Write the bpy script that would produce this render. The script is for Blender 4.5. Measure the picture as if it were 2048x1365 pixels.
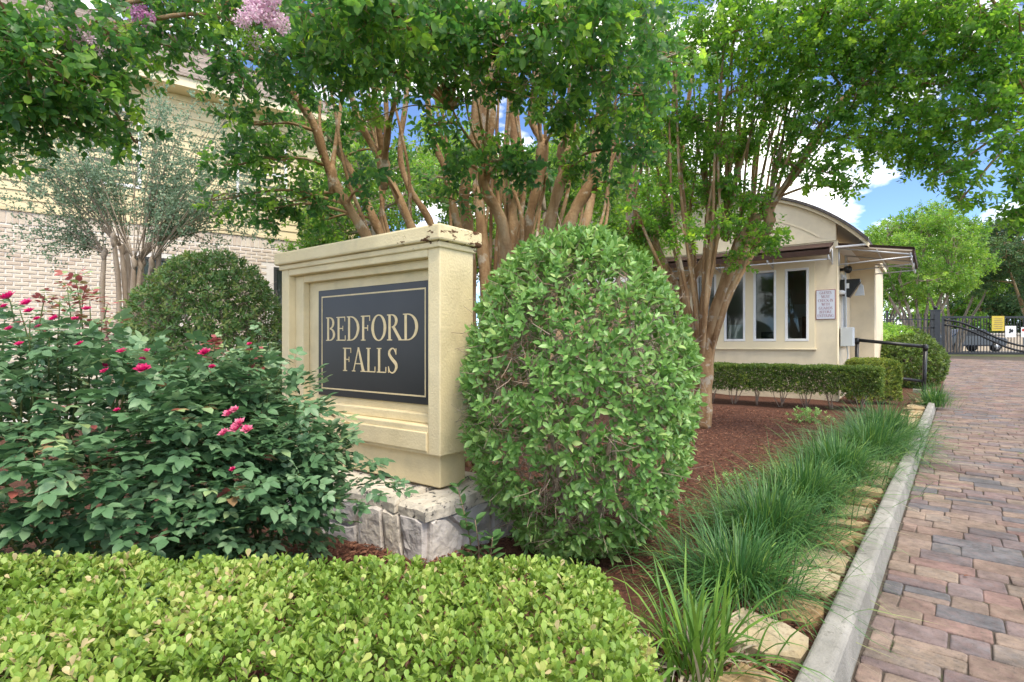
import bpy, math, random
import numpy as np
from mathutils import Vector, Matrix, noise as mnoise

for o in list(bpy.data.objects): bpy.data.objects.remove(o)
random.seed(7)
RG = np.random.default_rng(7)
SC = bpy.context.scene
COL = SC.collection
rad = math.radians

# ------------------------------------------------------------------ camera, sky, sun, exposure
H = 1.15                                   # eye height above the driveway
cam_d = bpy.data.cameras.new('camera')
cam_d.lens = 19.34; cam_d.sensor_width = 36.0
cam_d.shift_y = 5.5 / 2048
cam_d.clip_start = 0.05; cam_d.clip_end = 900
cam = bpy.data.objects.new('camera', cam_d); COL.objects.link(cam)
cam.location = (0, 0, H); cam.rotation_euler = (rad(90), 0, 0)
SC.camera = cam

SUN_AZ, SUN_EL = rad(150), rad(58)         # azimuth clockwise from +Y
wd = bpy.data.worlds.new('World'); SC.world = wd; wd.use_nodes = True
nt = wd.node_tree; nt.nodes.clear()
def wn(t, **k):
    n = nt.nodes.new(t)
    for a, b in k.items(): setattr(n, a, b)
    return n
sky = wn('ShaderNodeTexSky', sky_type='NISHITA', sun_disc=False, sun_elevation=SUN_EL, sun_rotation=SUN_AZ,
         air_density=0.8, dust_density=0.0, ozone_density=4.0, altitude=3500)
tc = wn('ShaderNodeTexCoord')
mp = wn('ShaderNodeMapping'); mp.inputs['Scale'].default_value = (1, 1, 2.2); mp.inputs['Location'].default_value = (2.7, 0.4, 1.9)
nz = wn('ShaderNodeTexNoise'); nz.inputs['Scale'].default_value = 3.1; nz.inputs['Detail'].default_value = 7; nz.inputs['Roughness'].default_value = 0.55
cr = wn('ShaderNodeValToRGB'); cr.color_ramp.elements[0].position = 0.47; cr.color_ramp.elements[1].position = 0.56
mx = wn('ShaderNodeMix', data_type='RGBA')
cc = wn('ShaderNodeValToRGB'); ce = cc.color_ramp.elements     # bright edges and lavender-grey thick parts of the clouds
ce[0].position = 0.54; ce[0].color = (1, .96, .89, 1); ce[1].position = 0.70; ce[1].color = (.50, .52, .58, 1)
cm = wn('ShaderNodeVectorMath', operation='SCALE'); cm.inputs['Scale'].default_value = 9.5
bg = wn('ShaderNodeBackground'); bg.inputs['Strength'].default_value = 0.13
ow = wn('ShaderNodeOutputWorld')
L = nt.links.new
L(tc.outputs['Generated'], mp.inputs['Vector']); L(mp.outputs['Vector'], nz.inputs['Vector'])
L(nz.outputs['Fac'], cr.inputs['Fac']); L(cr.outputs['Color'], mx.inputs[0])
L(nz.outputs['Fac'], cc.inputs['Fac']); L(cc.outputs['Color'], cm.inputs[0]); L(cm.outputs['Vector'], mx.inputs[7]); L(sky.outputs['Color'], mx.inputs[6]); L(mx.outputs[2], bg.inputs['Color']); L(bg.outputs['Background'], ow.inputs['Surface'])

sun_d = bpy.data.lights.new('sun', 'SUN'); sun_d.energy = 1.5; sun_d.angle = rad(20); sun_d.color = (1.0, 0.90, 0.74)
sun = bpy.data.objects.new('sun', sun_d); COL.objects.link(sun)
sdir = Vector((math.sin(SUN_AZ)*math.cos(SUN_EL), math.cos(SUN_AZ)*math.cos(SUN_EL), math.sin(SUN_EL)))
sun.rotation_euler = sdir.to_track_quat('Z', 'Y').to_euler(); sun.location = (6, -6, 14)
vs = SC.view_settings
vs.view_transform = 'Standard'; vs.look = 'None'; vs.exposure = 1.5; vs.gamma = 1.0; vs.use_curve_mapping = False
SC.render.engine = 'CYCLES'
SC.cycles.max_bounces = 10; SC.cycles.diffuse_bounces = 5; SC.cycles.transparent_max_bounces = 12; SC.cycles.transmission_bounces = 6

# ------------------------------------------------------------------ helpers
def W(px, py, d):                          # design helper: a spot seen in the photo, at a distance d in metres, as a world point
    return Vector(((px-1024)/1100*d, d, H-(py-688)/1100*d))
def smooth(t):
    t = max(0., min(1., t)); return t*t*(3-2*t)
def gz(x, y): return 0.58*smooth((y-9.5)/15.5)      # the drive climbs gently to the gate

def link(name, data, parent=None, mat=None, label=None, cat=None, group=None, kind=None):
    o = bpy.data.objects.new(name, data); COL.objects.link(o)
    if parent is not None: o.parent = parent
    if mat is not None and data is not None and not data.materials: data.materials.append(mat)
    if label: o['label'] = label
    if cat: o['category'] = cat
    if group: o['group'] = group
    if kind: o['kind'] = kind
    return o
def thing(name, label, cat, loc=(0,0,0), rz=0, group=None):
    o = link(name, None, None, None, label, cat, group)
    o.location = loc; o.rotation_euler = (0, 0, rz); o.empty_display_size = 0.1
    return o

class MB:
    def __init__(s): s.v = []; s.f = []; s.sm = []
    def add(s, v, f, smooth=False):
        n = len(s.v); s.v += [tuple(p) for p in v]; s.f += [tuple(i+n for i in q) for q in f]; s.sm += [smooth]*len(f); return s
    def box(s, x0, x1, y0, y1, z0, z1):
        v = [(x0,y0,z0),(x1,y0,z0),(x1,y1,z0),(x0,y1,z0),(x0,y0,z1),(x1,y0,z1),(x1,y1,z1),(x0,y1,z1)]
        return s.add(v, [(0,3,2,1),(4,5,6,7),(0,1,5,4),(1,2,6,5),(2,3,7,6),(3,0,4,7)])
    def prism(s, pts, z0, z1):             # polygon in xy (counter-clockwise) from z0 to z1
        n = len(pts); v = [(x,y,z0) for x,y in pts]+[(x,y,z1) for x,y in pts]
        f = [tuple(range(n-1,-1,-1)), tuple(range(n,2*n))]+[(i,(i+1)%n,n+(i+1)%n,n+i) for i in range(n)]
        return s.add(v, f)
    def prism_xz(s, pts, y0, y1):          # polygon in xz extruded along y
        n = len(pts); v = [(x,y0,z) for x,z in pts]+[(x,y1,z) for x,z in pts]
        f = [tuple(range(n)), tuple(range(2*n-1,n-1,-1))]+[(i,n+i,n+(i+1)%n,(i+1)%n) for i in range(n)]
        return s.add(v, f)
    def tube(s, pts, rs, sides=6, cap=True, rough=0.0):
        pts = [Vector(p) for p in pts]; n = len(pts)
        if not hasattr(rs, '__len__'): rs = [rs]*n
        base = len(s.v); vv = []; up = None
        for i, p in enumerate(pts):
            t = (pts[min(i+1,n-1)]-pts[max(i-1,0)])
            if t.length < 1e-9: t = Vector((0,0,1))
            t.normalize()
            if up is None:
                up = Vector((1,0,0)) if abs(t.x) < .8 else Vector((0,1,0))
            up = (up-t*up.dot(t)); up.normalize(); b = t.cross(up)
            for k in range(sides):
                a = 2*math.pi*k/sides
                r = rs[i]*(1+(random.uniform(-rough,rough) if rough else 0))
                vv.append(p+up*(math.cos(a)*r)+b*(math.sin(a)*r))
        ff = []
        for i in range(n-1):
            for k in range(sides):
                k2 = (k+1)%sides
                ff.append((i*sides+k, i*sides+k2, (i+1)*sides+k2, (i+1)*sides+k))
        if cap:
            ff.append(tuple(range(sides-1,-1,-1))); ff.append(tuple((n-1)*sides+k for k in range(sides)))
        return s.add(vv, ff, True)
    def mesh(s, name):
        m = bpy.data.meshes.new(name); m.from_pydata(s.v, [], s.f)
        m.polygons.foreach_set('use_smooth', s.sm); m.update(); return m
    def obj(s, name, mat, parent=None, **k): return link(name, s.mesh(name), parent, mat, **k)

def spline(pts, n=6):                      # Catmull-Rom through the points
    P = [Vector(p) for p in pts]; out = []
    for i in range(len(P)-1):
        a = P[max(i-1,0)]; b = P[i]; c = P[i+1]; d = P[min(i+2,len(P)-1)]
        for k in range(n):
            t = k/n
            out.append(0.5*((2*b)+(c-a)*t+(2*a-5*b+4*c-d)*t*t+(3*b-a-3*c+d)*t**3))
    out.append(P[-1]); return out
def lerp(a, b, t): return a+(b-a)*t

def bevel(o, w, seg=2):
    m = o.modifiers.new('bevel', 'BEVEL'); m.width = w; m.segments = seg; m.limit_method = 'ANGLE'; return o

# ------------------------------------------------------------------ materials
def mat(name):
    m = bpy.data.materials.new(name); m.use_nodes = True; n = m.node_tree; n.nodes.clear()
    out = n.nodes.new('ShaderNodeOutputMaterial'); return m, n, out
def N(n, t, **k):
    x = n.nodes.new(t)
    for a, b in k.items():
        if a in x.inputs: x.inputs[a].default_value = b
        else: setattr(x, a, b)
    return x
def ramp(n, stops, interp='LINEAR'):
    r = n.nodes.new('ShaderNodeValToRGB'); e = r.color_ramp.elements; r.color_ramp.interpolation = interp
    while len(e) < len(stops): e.new(0.5)
    for i, (p, c) in enumerate(stops): e[i].position = p; e[i].color = (*c, 1) if len(c) == 3 else c
    return r
def grainy(name, stops, scale=6, rough=0.8, bump=0.2, bscale=60, bdist=0.004, detail=6, objrand=0.0, spots=None, spec=0.3, metallic=0.0, stretch=None):
    """colour from noise through a ramp, fine relief from a second noise"""
    m, n, out = mat(name); l = n.links.new
    t = N(n, 'ShaderNodeTexCoord'); a = N(n, 'ShaderNodeTexNoise', Scale=scale, Detail=detail, Roughness=.6)
    if stretch:
        ms = N(n, 'ShaderNodeMapping'); ms.inputs['Scale'].default_value = (1, 1, stretch); l(t.outputs['Object'], ms.inputs['Vector']); l(ms.outputs['Vector'], a.inputs['Vector'])
    else: l(t.outputs['Object'], a.inputs['Vector'])
    fac = a.outputs['Fac']
    if objrand:
        oi = N(n, 'ShaderNodeObjectInfo'); ge = N(n, 'ShaderNodeNewGeometry')
        ad = N(n, 'ShaderNodeMath', operation='ADD'); l(oi.outputs['Random'], ad.inputs[0]); l(ge.outputs['Random Per Island'], ad.inputs[1])
        fr = N(n, 'ShaderNodeMath', operation='FRACT'); l(ad.outputs[0], fr.inputs[0])
        mr = N(n, 'ShaderNodeMix', data_type='FLOAT'); mr.inputs[0].default_value = objrand
        l(a.outputs['Fac'], mr.inputs[2]); l(fr.outputs[0], mr.inputs[3]); fac = mr.outputs[0]
    r = ramp(n, stops); l(fac, r.inputs['Fac']); colr = r.outputs['Color']
    if spots:
        sc, lo, hi, c = spots
        b = N(n, 'ShaderNodeTexNoise', Scale=sc, Detail=5, Roughness=.65); l(t.outputs['Object'], b.inputs['Vector'])
        rr = ramp(n, [(lo, (0,0,0)), (hi, (1,1,1))]); l(b.outputs['Fac'], rr.inputs['Fac'])
        mm = N(n, 'ShaderNodeMix', data_type='RGBA'); l(rr.outputs['Color'], mm.inputs[0]); l(colr, mm.inputs[6]); mm.inputs[7].default_value = (*c, 1)
        colr = mm.outputs[2]
    p = N(n, 'ShaderNodeBsdfPrincipled', Roughness=rough, Metallic=metallic); p.inputs['Specular IOR Level'].default_value = spec
    l(colr, p.inputs['Base Color'])
    if bump:
        c = N(n, 'ShaderNodeTexNoise', Scale=bscale, Detail=4); l(t.outputs['Object'], c.inputs['Vector'])
        bb = N(n, 'ShaderNodeBump', Strength=bump, Distance=bdist); l(c.outputs['Fac'], bb.inputs['Height']); l(bb.outputs['Normal'], p.inputs['Normal'])
    l(p.outputs['BSDF'], out.inputs['Surface']); return m
def leafmat(name, stops, trans=0.3, rough=0.42, tcol=1.25, spec=0.5):
    """leaf: colour by the leaf's own tint, part of the light shines through"""
    m, n, out = mat(name); l = n.links.new
    at = N(n, 'ShaderNodeAttribute', attribute_name='tint')
    r = ramp(n, stops); l(at.outputs['Fac'], r.inputs['Fac'])
    t = N(n, 'ShaderNodeTexCoord'); a = N(n, 'ShaderNodeTexNoise', Scale=35, Detail=2); l(t.outputs['Object'], a.inputs['Vector'])
    hs = N(n, 'ShaderNodeHueSaturation'); mr = N(n, 'ShaderNodeMapRange'); mr.inputs[1].default_value = .3; mr.inputs[2].default_value = .7
    mr.inputs[3].default_value = .85; mr.inputs[4].default_value = 1.15
    l(a.outputs['Fac'], mr.inputs[0]); l(mr.outputs[0], hs.inputs['Value']); l(r.outputs['Color'], hs.inputs['Color'])
    p = N(n, 'ShaderNodeBsdfPrincipled', Roughness=rough); p.inputs['Specular IOR Level'].default_value = spec
    tr = N(n, 'ShaderNodeBsdfTranslucent'); h2 = N(n, 'ShaderNodeHueSaturation', Saturation=1.1, Value=tcol, Hue=0.485)
    l(hs.outputs['Color'], p.inputs['Base Color']); l(hs.outputs['Color'], h2.inputs['Color']); l(h2.outputs['Color'], tr.inputs['Color'])
    mx = N(n, 'ShaderNodeMixShader'); mx.inputs[0].default_value = trans
    l(p.outputs['BSDF'], mx.inputs[1]); l(tr.outputs['BSDF'], mx.inputs[2]); l(mx.outputs['Shader'], out.inputs['Surface']); return m

M = {}
M['stucco'] = grainy('stucco', [(.3,(.70,.585,.35)),(.7,(.77,.655,.415))], 3.5, .9, .45, 75, .007)
M['wallpaint'] = grainy('wall_paint', [(.25,(.70,.60,.43)),(.5,(.76,.66,.48)),(.75,(.80,.70,.52))], 1.6, .88, .35, 80, .006, stretch=.5)
M['trimpaint'] = grainy('trim_paint', [(.3,(.76,.66,.46)),(.7,(.80,.70,.50))], 2.0, .8, .1, 90, .002)
M['peach'] = grainy('peach_paint', [(.3,(.66,.42,.24)),(.7,(.72,.48,.29))], 1.0, .85, .1)
M['board'] = grainy('sign_board', [(.35,(.010,.010,.010)),(.65,(.017,.016,.016))], 3, .34, .05, 25, .002, spec=.5)
M['gold'] = grainy('gold_paint', [(.3,(.62,.50,.27)),(.7,(.74,.60,.36))], 40, .55, .1, 120, .001)
M['limestone'] = grainy('limestone', [(.25,(.48,.45,.44)),(.5,(.58,.54,.51)),(.75,(.65,.58,.48))], 5, .9, .8, 18, .02, objrand=.45, spots=(16,.62,.70,(.22,.20,.17)))
M['limetop'] = grainy('limestone_top', [(.3,(.50,.46,.40)),(.7,(.66,.60,.50))], 6, .9, .6, 26, .02, spots=(22,.56,.64,(.05,.05,.05)))
M['mortar'] = grainy('mortar', [(.3,(.46,.42,.38)),(.7,(.58,.53,.48))], 12, .95, .5, 60, .006)
M['mulch'] = grainy('mulch_soil', [(.3,(.045,.018,.012)),(.5,(.10,.042,.026)),(.7,(.17,.075,.045))], 38, .95, .9, 90, .02)
M['chip'] = grainy('mulch_chip', [(.1,(.055,.02,.013)),(.5,(.14,.058,.036)),(.85,(.25,.12,.075)),(1,(.33,.20,.14))], 20, .9, .3, 80, .002, objrand=.8)
M['soil'] = grainy('soil', [(.3,(.05,.055,.02)),(.7,(.11,.12,.04))], .8, .95, .4, 20, .02)
M['joint'] = grainy('joint_sand', [(.3,(.05,.04,.033)),(.7,(.11,.09,.072))], 14, .95, .6, 80, .006, spots=(2.2,.60,.68,(.05,.08,.02)))
M['paver'] = grainy('paver', [(.0,(.25,.13,.115)),(.18,(.32,.245,.19)),(.34,(.285,.18,.16)),(.5,(.18,.178,.19)),(.66,(.335,.255,.195)),(.82,(.255,.19,.18)),(1,(.205,.20,.212))], 20.0, .9, 1.0, 170, .004, objrand=.76, spots=(45,.55,.75,(.12,.105,.10)))
def stain(m, scale, lo, hi, v):
    n = m.node_tree; l = n.links.new; p = [x for x in n.nodes if x.type == 'BSDF_PRINCIPLED'][0]; src = p.inputs['Base Color'].links[0].from_socket
    g = N(n, 'ShaderNodeNewGeometry'); a = N(n, 'ShaderNodeTexNoise', Scale=scale, Detail=6, Roughness=.65); l(g.outputs['Position'], a.inputs['Vector'])
    r = ramp(n, [(lo, (v,v,v)), (hi, (1,1,1))]); l(a.outputs['Fac'], r.inputs['Fac'])
    x = N(n, 'ShaderNodeMix', data_type='RGBA', blend_type='MULTIPLY'); x.inputs[0].default_value = 1; l(src, x.inputs[6]); l(r.outputs['Color'], x.inputs[7]); l(x.outputs[2], p.inputs['Base Color'])
stain(M['paver'], 2.6, .40, .62, .62); stain(M['paver'], 16, .38, .60, .72)
M['concrete'] = grainy('concrete', [(.3,(.235,.228,.20)),(.5,(.31,.30,.27)),(.7,(.38,.365,.33))], 4, .93, .7, 110, .006, spots=(26,.60,.72,(.13,.125,.10)))
stain(M['concrete'], 3.0, .36, .60, .72)
M['flag'] = grainy('sandstone', [(.15,(.25,.155,.085)),(.35,(.36,.245,.125)),(.55,(.42,.335,.20)),(.75,(.44,.38,.27)),(.95,(.32,.27,.20))], 9, .9, .7, 26, .016, objrand=.35, spots=(14,.58,.70,(.16,.11,.065)))
M['bark'] = grainy('crape_bark', [(.25,(.14,.075,.036)),(.42,(.26,.155,.075)),(.58,(.37,.245,.13)),(.78,(.47,.36,.23))], 9, .78, .7, 40, .014, stretch=.2, spots=(6.5,.55,.62,(.42,.355,.27)))
M['bark2'] = grainy('pale_bark', [(.3,(.24,.18,.13)),(.7,(.42,.35,.28))], 12, .8, .3, 50, .006, stretch=.3)
M['twig'] = grainy('twig', [(.3,(.17,.11,.07)),(.7,(.32,.23,.16))], 30, .85, 0)
M['twigpale'] = grainy('twig_pale', [(.3,(.25,.18,.13)),(.7,(.42,.33,.26))], 30, .85, 0)
M['cane'] = grainy('rose_cane', [(.3,(.06,.09,.03)),(.7,(.16,.19,.06))], 20, .6, 0)
M['brick'] = grainy('pale_brick', [(.0,(.44,.32,.24)),(.25,(.61,.52,.42)),(.6,(.67,.59,.48)),(1,(.54,.43,.34))], 8, .9, .4, 90, .003, objrand=.75)
M['bmortar'] = grainy('brick_mortar', [(.3,(.70,.66,.61)),(.7,(.78,.74,.69))], 9, .95, .3)
M['siding'] = grainy('siding', [(.3,(.68,.57,.34)),(.7,(.74,.63,.40))], 1.2, .7, .08, 60, .002)
M['roofing'] = grainy('shingle', [(.3,(.20,.165,.14)),(.7,(.36,.30,.26))], 24, .95, .5, 60, .006, objrand=.5)
M['darkroof'] = grainy('dark_shingle', [(.3,(.055,.05,.048)),(.7,(.12,.105,.10))], 20, .9, .5, 60, .006)
M['white'] = grainy('white_paint', [(.3,(.74,.74,.74)),(.7,(.82,.82,.82))], 3, .5, .05)
M['alu'] = grainy('aluminium', [(.3,(.55,.56,.58)),(.7,(.66,.67,.69))], 6, .4, .05, metallic=.5)
M['awning'] = grainy('awning_cloth', [(.3,(.035,.018,.013)),(.7,(.06,.032,.024))], 8, .75, .15, 160, .002)
M['awnunder'] = grainy('awning_lining', [(.3,(.52,.44,.34)),(.7,(.62,.53,.42))], 3, .8, .1)
M['black'] = grainy('black_paint', [(.3,(.008,.008,.009)),(.7,(.017,.017,.018))], 8, .38, .06, 60, .002, spec=.5)
M['frame'] = grainy('dark_frame', [(.3,(.03,.035,.035)),(.7,(.05,.055,.055))], 6, .5, .05)
M['greybox'] = grainy('grey_enamel', [(.3,(.47,.50,.52)),(.7,(.55,.58,.60))], 3, .5, .05)
M['room'] = grainy('room_wall', [(.3,(.46,.40,.33)),(.7,(.54,.47,.39))], 2, .9, 0)
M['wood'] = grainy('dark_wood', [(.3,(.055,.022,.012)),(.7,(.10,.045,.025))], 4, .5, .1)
M['paper'] = grainy('paper', [(.3,(.62,.68,.66)),(.7,(.70,.75,.73))], 8, .8, 0)
M['red'] = grainy('red_plastic', [(.3,(.35,.03,.02)),(.7,(.45,.05,.03))], 8, .5, 0)
M['yellow'] = grainy('yellow_plate', [(.3,(.50,.39,.05)),(.7,(.56,.44,.07))], 6, .5, 0)
M['plate'] = grainy('sign_plate', [(.3,(.60,.64,.72)),(.7,(.68,.71,.78))], 3, .4, 0)
M['maroon'] = grainy('maroon_print', [(.3,(.22,.03,.07)),(.7,(.28,.05,.09))], 8, .6, 0)
M['carpaint'] = grainy('car_paint', [(.3,(.03,.04,.06)),(.7,(.045,.055,.08))], 3, .2, 0, spec=.7)
M['asphalt'] = grainy('asphalt', [(.3,(.16,.15,.145)),(.7,(.24,.225,.21))], 6, .95, .3, 90, .004)

def glassmat():
    m, n, out = mat('window_glass'); l = n.links.new
    f = N(n, 'ShaderNodeFresnel', IOR=1.45); t = N(n, 'ShaderNodeBsdfTransparent'); t.inputs['Color'].default_value = (.72,.76,.75,1)
    g = N(n, 'ShaderNodeBsdfGlossy', Roughness=.03); g.inputs['Color'].default_value = (.7,.75,.78,1)
    ad = N(n, 'ShaderNodeMath', operation='ADD'); ad.inputs[1].default_value = .0; l(f.outputs[0], ad.inputs[0])
    x = N(n, 'ShaderNodeMixShader'); l(ad.outputs[0], x.inputs[0]); l(t.outputs[0], x.inputs[1]); l(g.outputs[0], x.inputs[2]); l(x.outputs[0], out.inputs['Surface']); return m
stain(M['stucco'], 5, .30, .55, .86); stain(M['wallpaint'], 2.2, .32, .58, .86); stain(M['siding'], 1.2, .30, .55, .9)
M['glass'] = glassmat()
def signstucco():
    """the sign's cream stucco with rust-brown bare patches where the coat has come off the cap"""
    m = M['stucco'].copy(); m.name = 'stucco_chipped'; n = m.node_tree; l = n.links.new
    p = [x for x in n.nodes if x.type == 'BSDF_PRINCIPLED'][0]; src = p.inputs['Base Color'].links[0].from_socket
    t = [x for x in n.nodes if x.type == 'TEX_COORD'][0]
    mp = N(n, 'ShaderNodeMapping'); mp.inputs['Scale'].default_value = (1, 1, 2.2); l(t.outputs['Object'], mp.inputs['Vector'])
    a = N(n, 'ShaderNodeTexNoise', Scale=11, Detail=6, Roughness=.7); l(mp.outputs['Vector'], a.inputs['Vector'])
    sx = N(n, 'ShaderNodeSeparateXYZ'); l(t.outputs['Object'], sx.inputs[0])
    mr = N(n, 'ShaderNodeMapRange'); mr.inputs[1].default_value = -.75; mr.inputs[2].default_value = .05; mr.inputs[3].default_value = 0; mr.inputs[4].default_value = .20
    l(sx.outputs['X'], mr.inputs[0])
    ad = N(n, 'ShaderNodeMath', operation='ADD'); l(a.outputs['Fac'], ad.inputs[0]); l(mr.outputs[0], ad.inputs[1])
    r = ramp(n, [(.735,(0,0,0)),(.755,(1,1,1))]); l(ad.outputs[0], r.inputs['Fac'])
    x = N(n, 'ShaderNodeMix', data_type='RGBA'); x.inputs[7].default_value = (.10,.045,.02,1); l(r.outputs['Color'], x.inputs[0]); l(src, x.inputs[6]); l(x.outputs[2], p.inputs['Base Color'])
    return m
M['stuccochip'] = signstucco()

# leaves
M['l_box'] = leafmat('boxwood_leaf', [(0,(.10,.19,.03)),(.45,(.22,.36,.06)),(.80,(.36,.48,.11)),(.965,(.48,.52,.16)),(1,(.58,.47,.26))], .32, .5)
M['l_lig'] = leafmat('privet_leaf', [(0,(.08,.19,.045)),(.5,(.17,.34,.085)),(.85,(.29,.48,.15)),(1,(.42,.55,.19))], .3, .36)
M['l_lig2'] = leafmat('dark_privet_leaf', [(0,(.045,.11,.035)),(.5,(.095,.205,.06)),(.9,(.16,.29,.085)),(1,(.25,.32,.09))], .28, .38)
M['l_rose'] = leafmat('rose_leaf', [(0,(.055,.13,.055)),(.5,(.12,.235,.105)),(.78,(.24,.37,.20)),(.93,(.32,.42,.17)),(.96,(.33,.10,.075)),(1,(.40,.11,.11))], .22, .42)
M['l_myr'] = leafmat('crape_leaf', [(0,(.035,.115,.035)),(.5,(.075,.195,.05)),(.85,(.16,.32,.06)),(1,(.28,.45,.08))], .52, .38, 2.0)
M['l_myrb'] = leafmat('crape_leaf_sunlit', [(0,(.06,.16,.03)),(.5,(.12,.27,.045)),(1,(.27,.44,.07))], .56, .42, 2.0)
M['l_gry'] = leafmat('grey_green_leaf', [(0,(.13,.21,.14)),(.5,(.21,.32,.21)),(1,(.30,.41,.26))], .28, .45)
M['l_bri'] = leafmat('bright_tree_leaf', [(0,(.08,.20,.035)),(.5,(.16,.34,.05)),(1,(.30,.47,.08))], .42, .5, 1.6)
M['l_oak'] = leafmat('oak_leaf', [(0,(.03,.08,.035)),(.5,(.06,.14,.05)),(1,(.12,.22,.06))], .3, .5)
M['l_yau'] = leafmat('yaupon_leaf', [(0,(.05,.10,.02)),(.5,(.10,.18,.03)),(.85,(.22,.30,.05)),(1,(.34,.38,.07))], .28, .45)
M['l_grass'] = leafmat('lilyturf_blade', [(0,(.03,.10,.03)),(.5,(.065,.18,.05)),(.85,(.14,.28,.07)),(.93,(.25,.38,.08)),(.97,(.40,.34,.23)),(1,(.50,.44,.34))], .28, .42)
M['l_grass2'] = leafmat('bright_blade', [(0,(.06,.15,.03)),(.5,(.12,.26,.045)),(.76,(.22,.38,.06)),(.80,(.36,.29,.19)),(1,(.55,.48,.38))], .28, .45)
M['l_dark'] = leafmat('dark_strap_leaf', [(0,(.02,.025,.035)),(.7,(.045,.06,.075)),(.85,(.30,.24,.03)),(1,(.40,.33,.04))], .1, .25)
M['petal'] = leafmat('rose_petal', [(0,(.50,.015,.10)),(.6,(.66,.03,.18)),(1,(.75,.28,.38))], .25, .5, 1.1)
M['pink'] = leafmat('crape_blossom', [(0,(.66,.42,.56)),(.6,(.80,.60,.70)),(1,(.86,.74,.74))], .3, .7, 1.1)
M['magenta'] = leafmat('crape_blossom_deep', [(0,(.50,.20,.42)),(1,(.68,.38,.56))], .3, .7, 1.1)

# ------------------------------------------------------------------ leaves: templates and fast scattering
def T_leaf(w=.5, fold=.14, curl=.12, obov=0.0):
    y1, y2 = .30+obov*.1, .68+obov*.06
    w1, w2 = w*.46*(1-obov*.35), w*.40*(1+obov*.3)
    c = lambda y: -curl*y*y
    v = [(0,0,0),(-w1,y1,fold*w+c(y1)),(0,y1,c(y1)),(w1,y1,fold*w+c(y1)),(-w2,y2,fold*w+c(y2)),(0,y2,c(y2)),(w2,y2,fold*w+c(y2)),(0,1,c(1))]
    if obov: v[7] = (0, .98, c(1)); 
    f = [(0,2,1),(0,3,2),(1,2,5,4),(2,3,6,5),(4,5,7),(5,6,7)]
    return np.array(v, dtype=np.float32), f
def T_obov(w=.62):                         # blunt boxwood / round-tipped leaf
    v = [(0,0,0),(-w*.33,.38,.05),(w*.33,.38,.05),(-w*.5,.70,.06),(w*.5,.70,.06),(-w*.27,.97,.0),(w*.27,.97,.0),(0,.4,-.03),(0,.75,-.03)]
    f = [(0,7,1),(0,2,7),(1,7,8,3),(7,2,4,8),(3,8,5),(8,4,6),(8,6,5)]
    return np.array(v, dtype=np.float32), f
def T_low(w=.55):
    v = [(0,0,0),(-w*.5,.5,.08),(w*.5,.5,.08),(0,1,-.06)]
    return np.array(v, dtype=np.float32), [(0,2,3,1)]
TL = {'leaf': T_leaf(), 'rose': T_leaf(.62,.10,.16), 'myr': T_leaf(.60,.10,.18), 'obov': T_obov(), 'low': T_low(), 'lowround': T_low(.75)}

def unit(a): return a/np.maximum(np.linalg.norm(a, axis=-1, keepdims=True), 1e-9)
def rot_from(dirs, nrm):
    d = unit(dirs); x = unit(np.cross(d, nrm)); n = np.cross(x, d)
    return np.stack([x, d, n], axis=-1)    # columns
def leaf_mesh(name, tpl, L, mate):
    pos, dr, nr, sc, ti = L
    v, f = TL[tpl]; n = len(pos); nv = len(v)
    R = rot_from(dr, nr)
    V = np.einsum('nij,vj->nvi', R, v)*sc[:,None,None]+pos[:,None,:]
    m = bpy.data.meshes.new(name)
    lv = np.concatenate([np.array(q) for q in f]); cnt = np.array([len(q) for q in f])
    idx = (lv[None,:]+(np.arange(n)*nv)[:,None]).reshape(-1).astype(np.int32)
    tot = np.tile(cnt, n).astype(np.int32); st = np.concatenate([[0], np.cumsum(tot)[:-1]]).astype(np.int32)
    m.vertices.add(n*nv); m.vertices.foreach_set('co', V.reshape(-1).astype(np.float32))
    m.loops.add(len(idx)); m.loops.foreach_set('vertex_index', idx)
    m.polygons.add(len(tot)); m.polygons.foreach_set('loop_start', st); m.polygons.foreach_set('loop_total', tot)
    a = m.attributes.new('tint', 'FLOAT', 'POINT'); a.data.foreach_set('value', np.repeat(ti, nv).astype(np.float32))
    m.update(calc_edges=True); m.materials.append(mate); return m
_lv = {}
def leaf_variants(tpl, mate):
    k = (tpl, mate.name)
    if k not in _lv:
        _lv[k] = []
        for i in range(10):
            one = (np.zeros((1,3)), np.array([[0,1,0]]), np.array([[0,0,1.]]), np.ones(1), np.array([(i+.5)/10]))
            _lv[k].append(leaf_mesh('leaf', tpl, one, mate))
    return _lv[k]
def foliage(parent, tpl, L, mate, singles=0, name='foliage', camloc=None):
    """the leaves of one plant: the ones that show largest as leaf objects, the rest as one mesh"""
    pos, dr, nr, sc, ti = [np.asarray(q) for q in L]
    if singles:
        base = np.array(parent.location)
        w = pos+base-np.array([0,0,H])
        d = np.linalg.norm(w, axis=1)
        inside = (w[:,1] > .2) & (np.abs(w[:,0]) < .95*w[:,1]) & (np.abs(w[:,2]) < .63*w[:,1])
        key = np.where(inside, d/sc, 1e6+d); o = np.argsort(key); sel = o[:singles]; rest = o[singles:]
        R = rot_from(dr[sel], nr[sel]); var = leaf_variants(tpl, mate)
        for j, i in enumerate(sel):
            ob = link('leaf', var[min(9, max(0, int(ti[i]*10)))], parent)
            ob.matrix_local = Matrix.Translation(Vector(pos[i])) @ Matrix(R[j].tolist()).to_4x4() @ Matrix.Scale(float(sc[i]), 4)
        pos, dr, nr, sc, ti = pos[rest], dr[rest], nr[rest], sc[rest], ti[rest]
    return link(name, leaf_mesh(name, tpl, (pos, dr, nr, sc, ti), mate), parent, kind='stuff')
def rvec(n): return unit(RG.normal(size=(n,3)))
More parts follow.
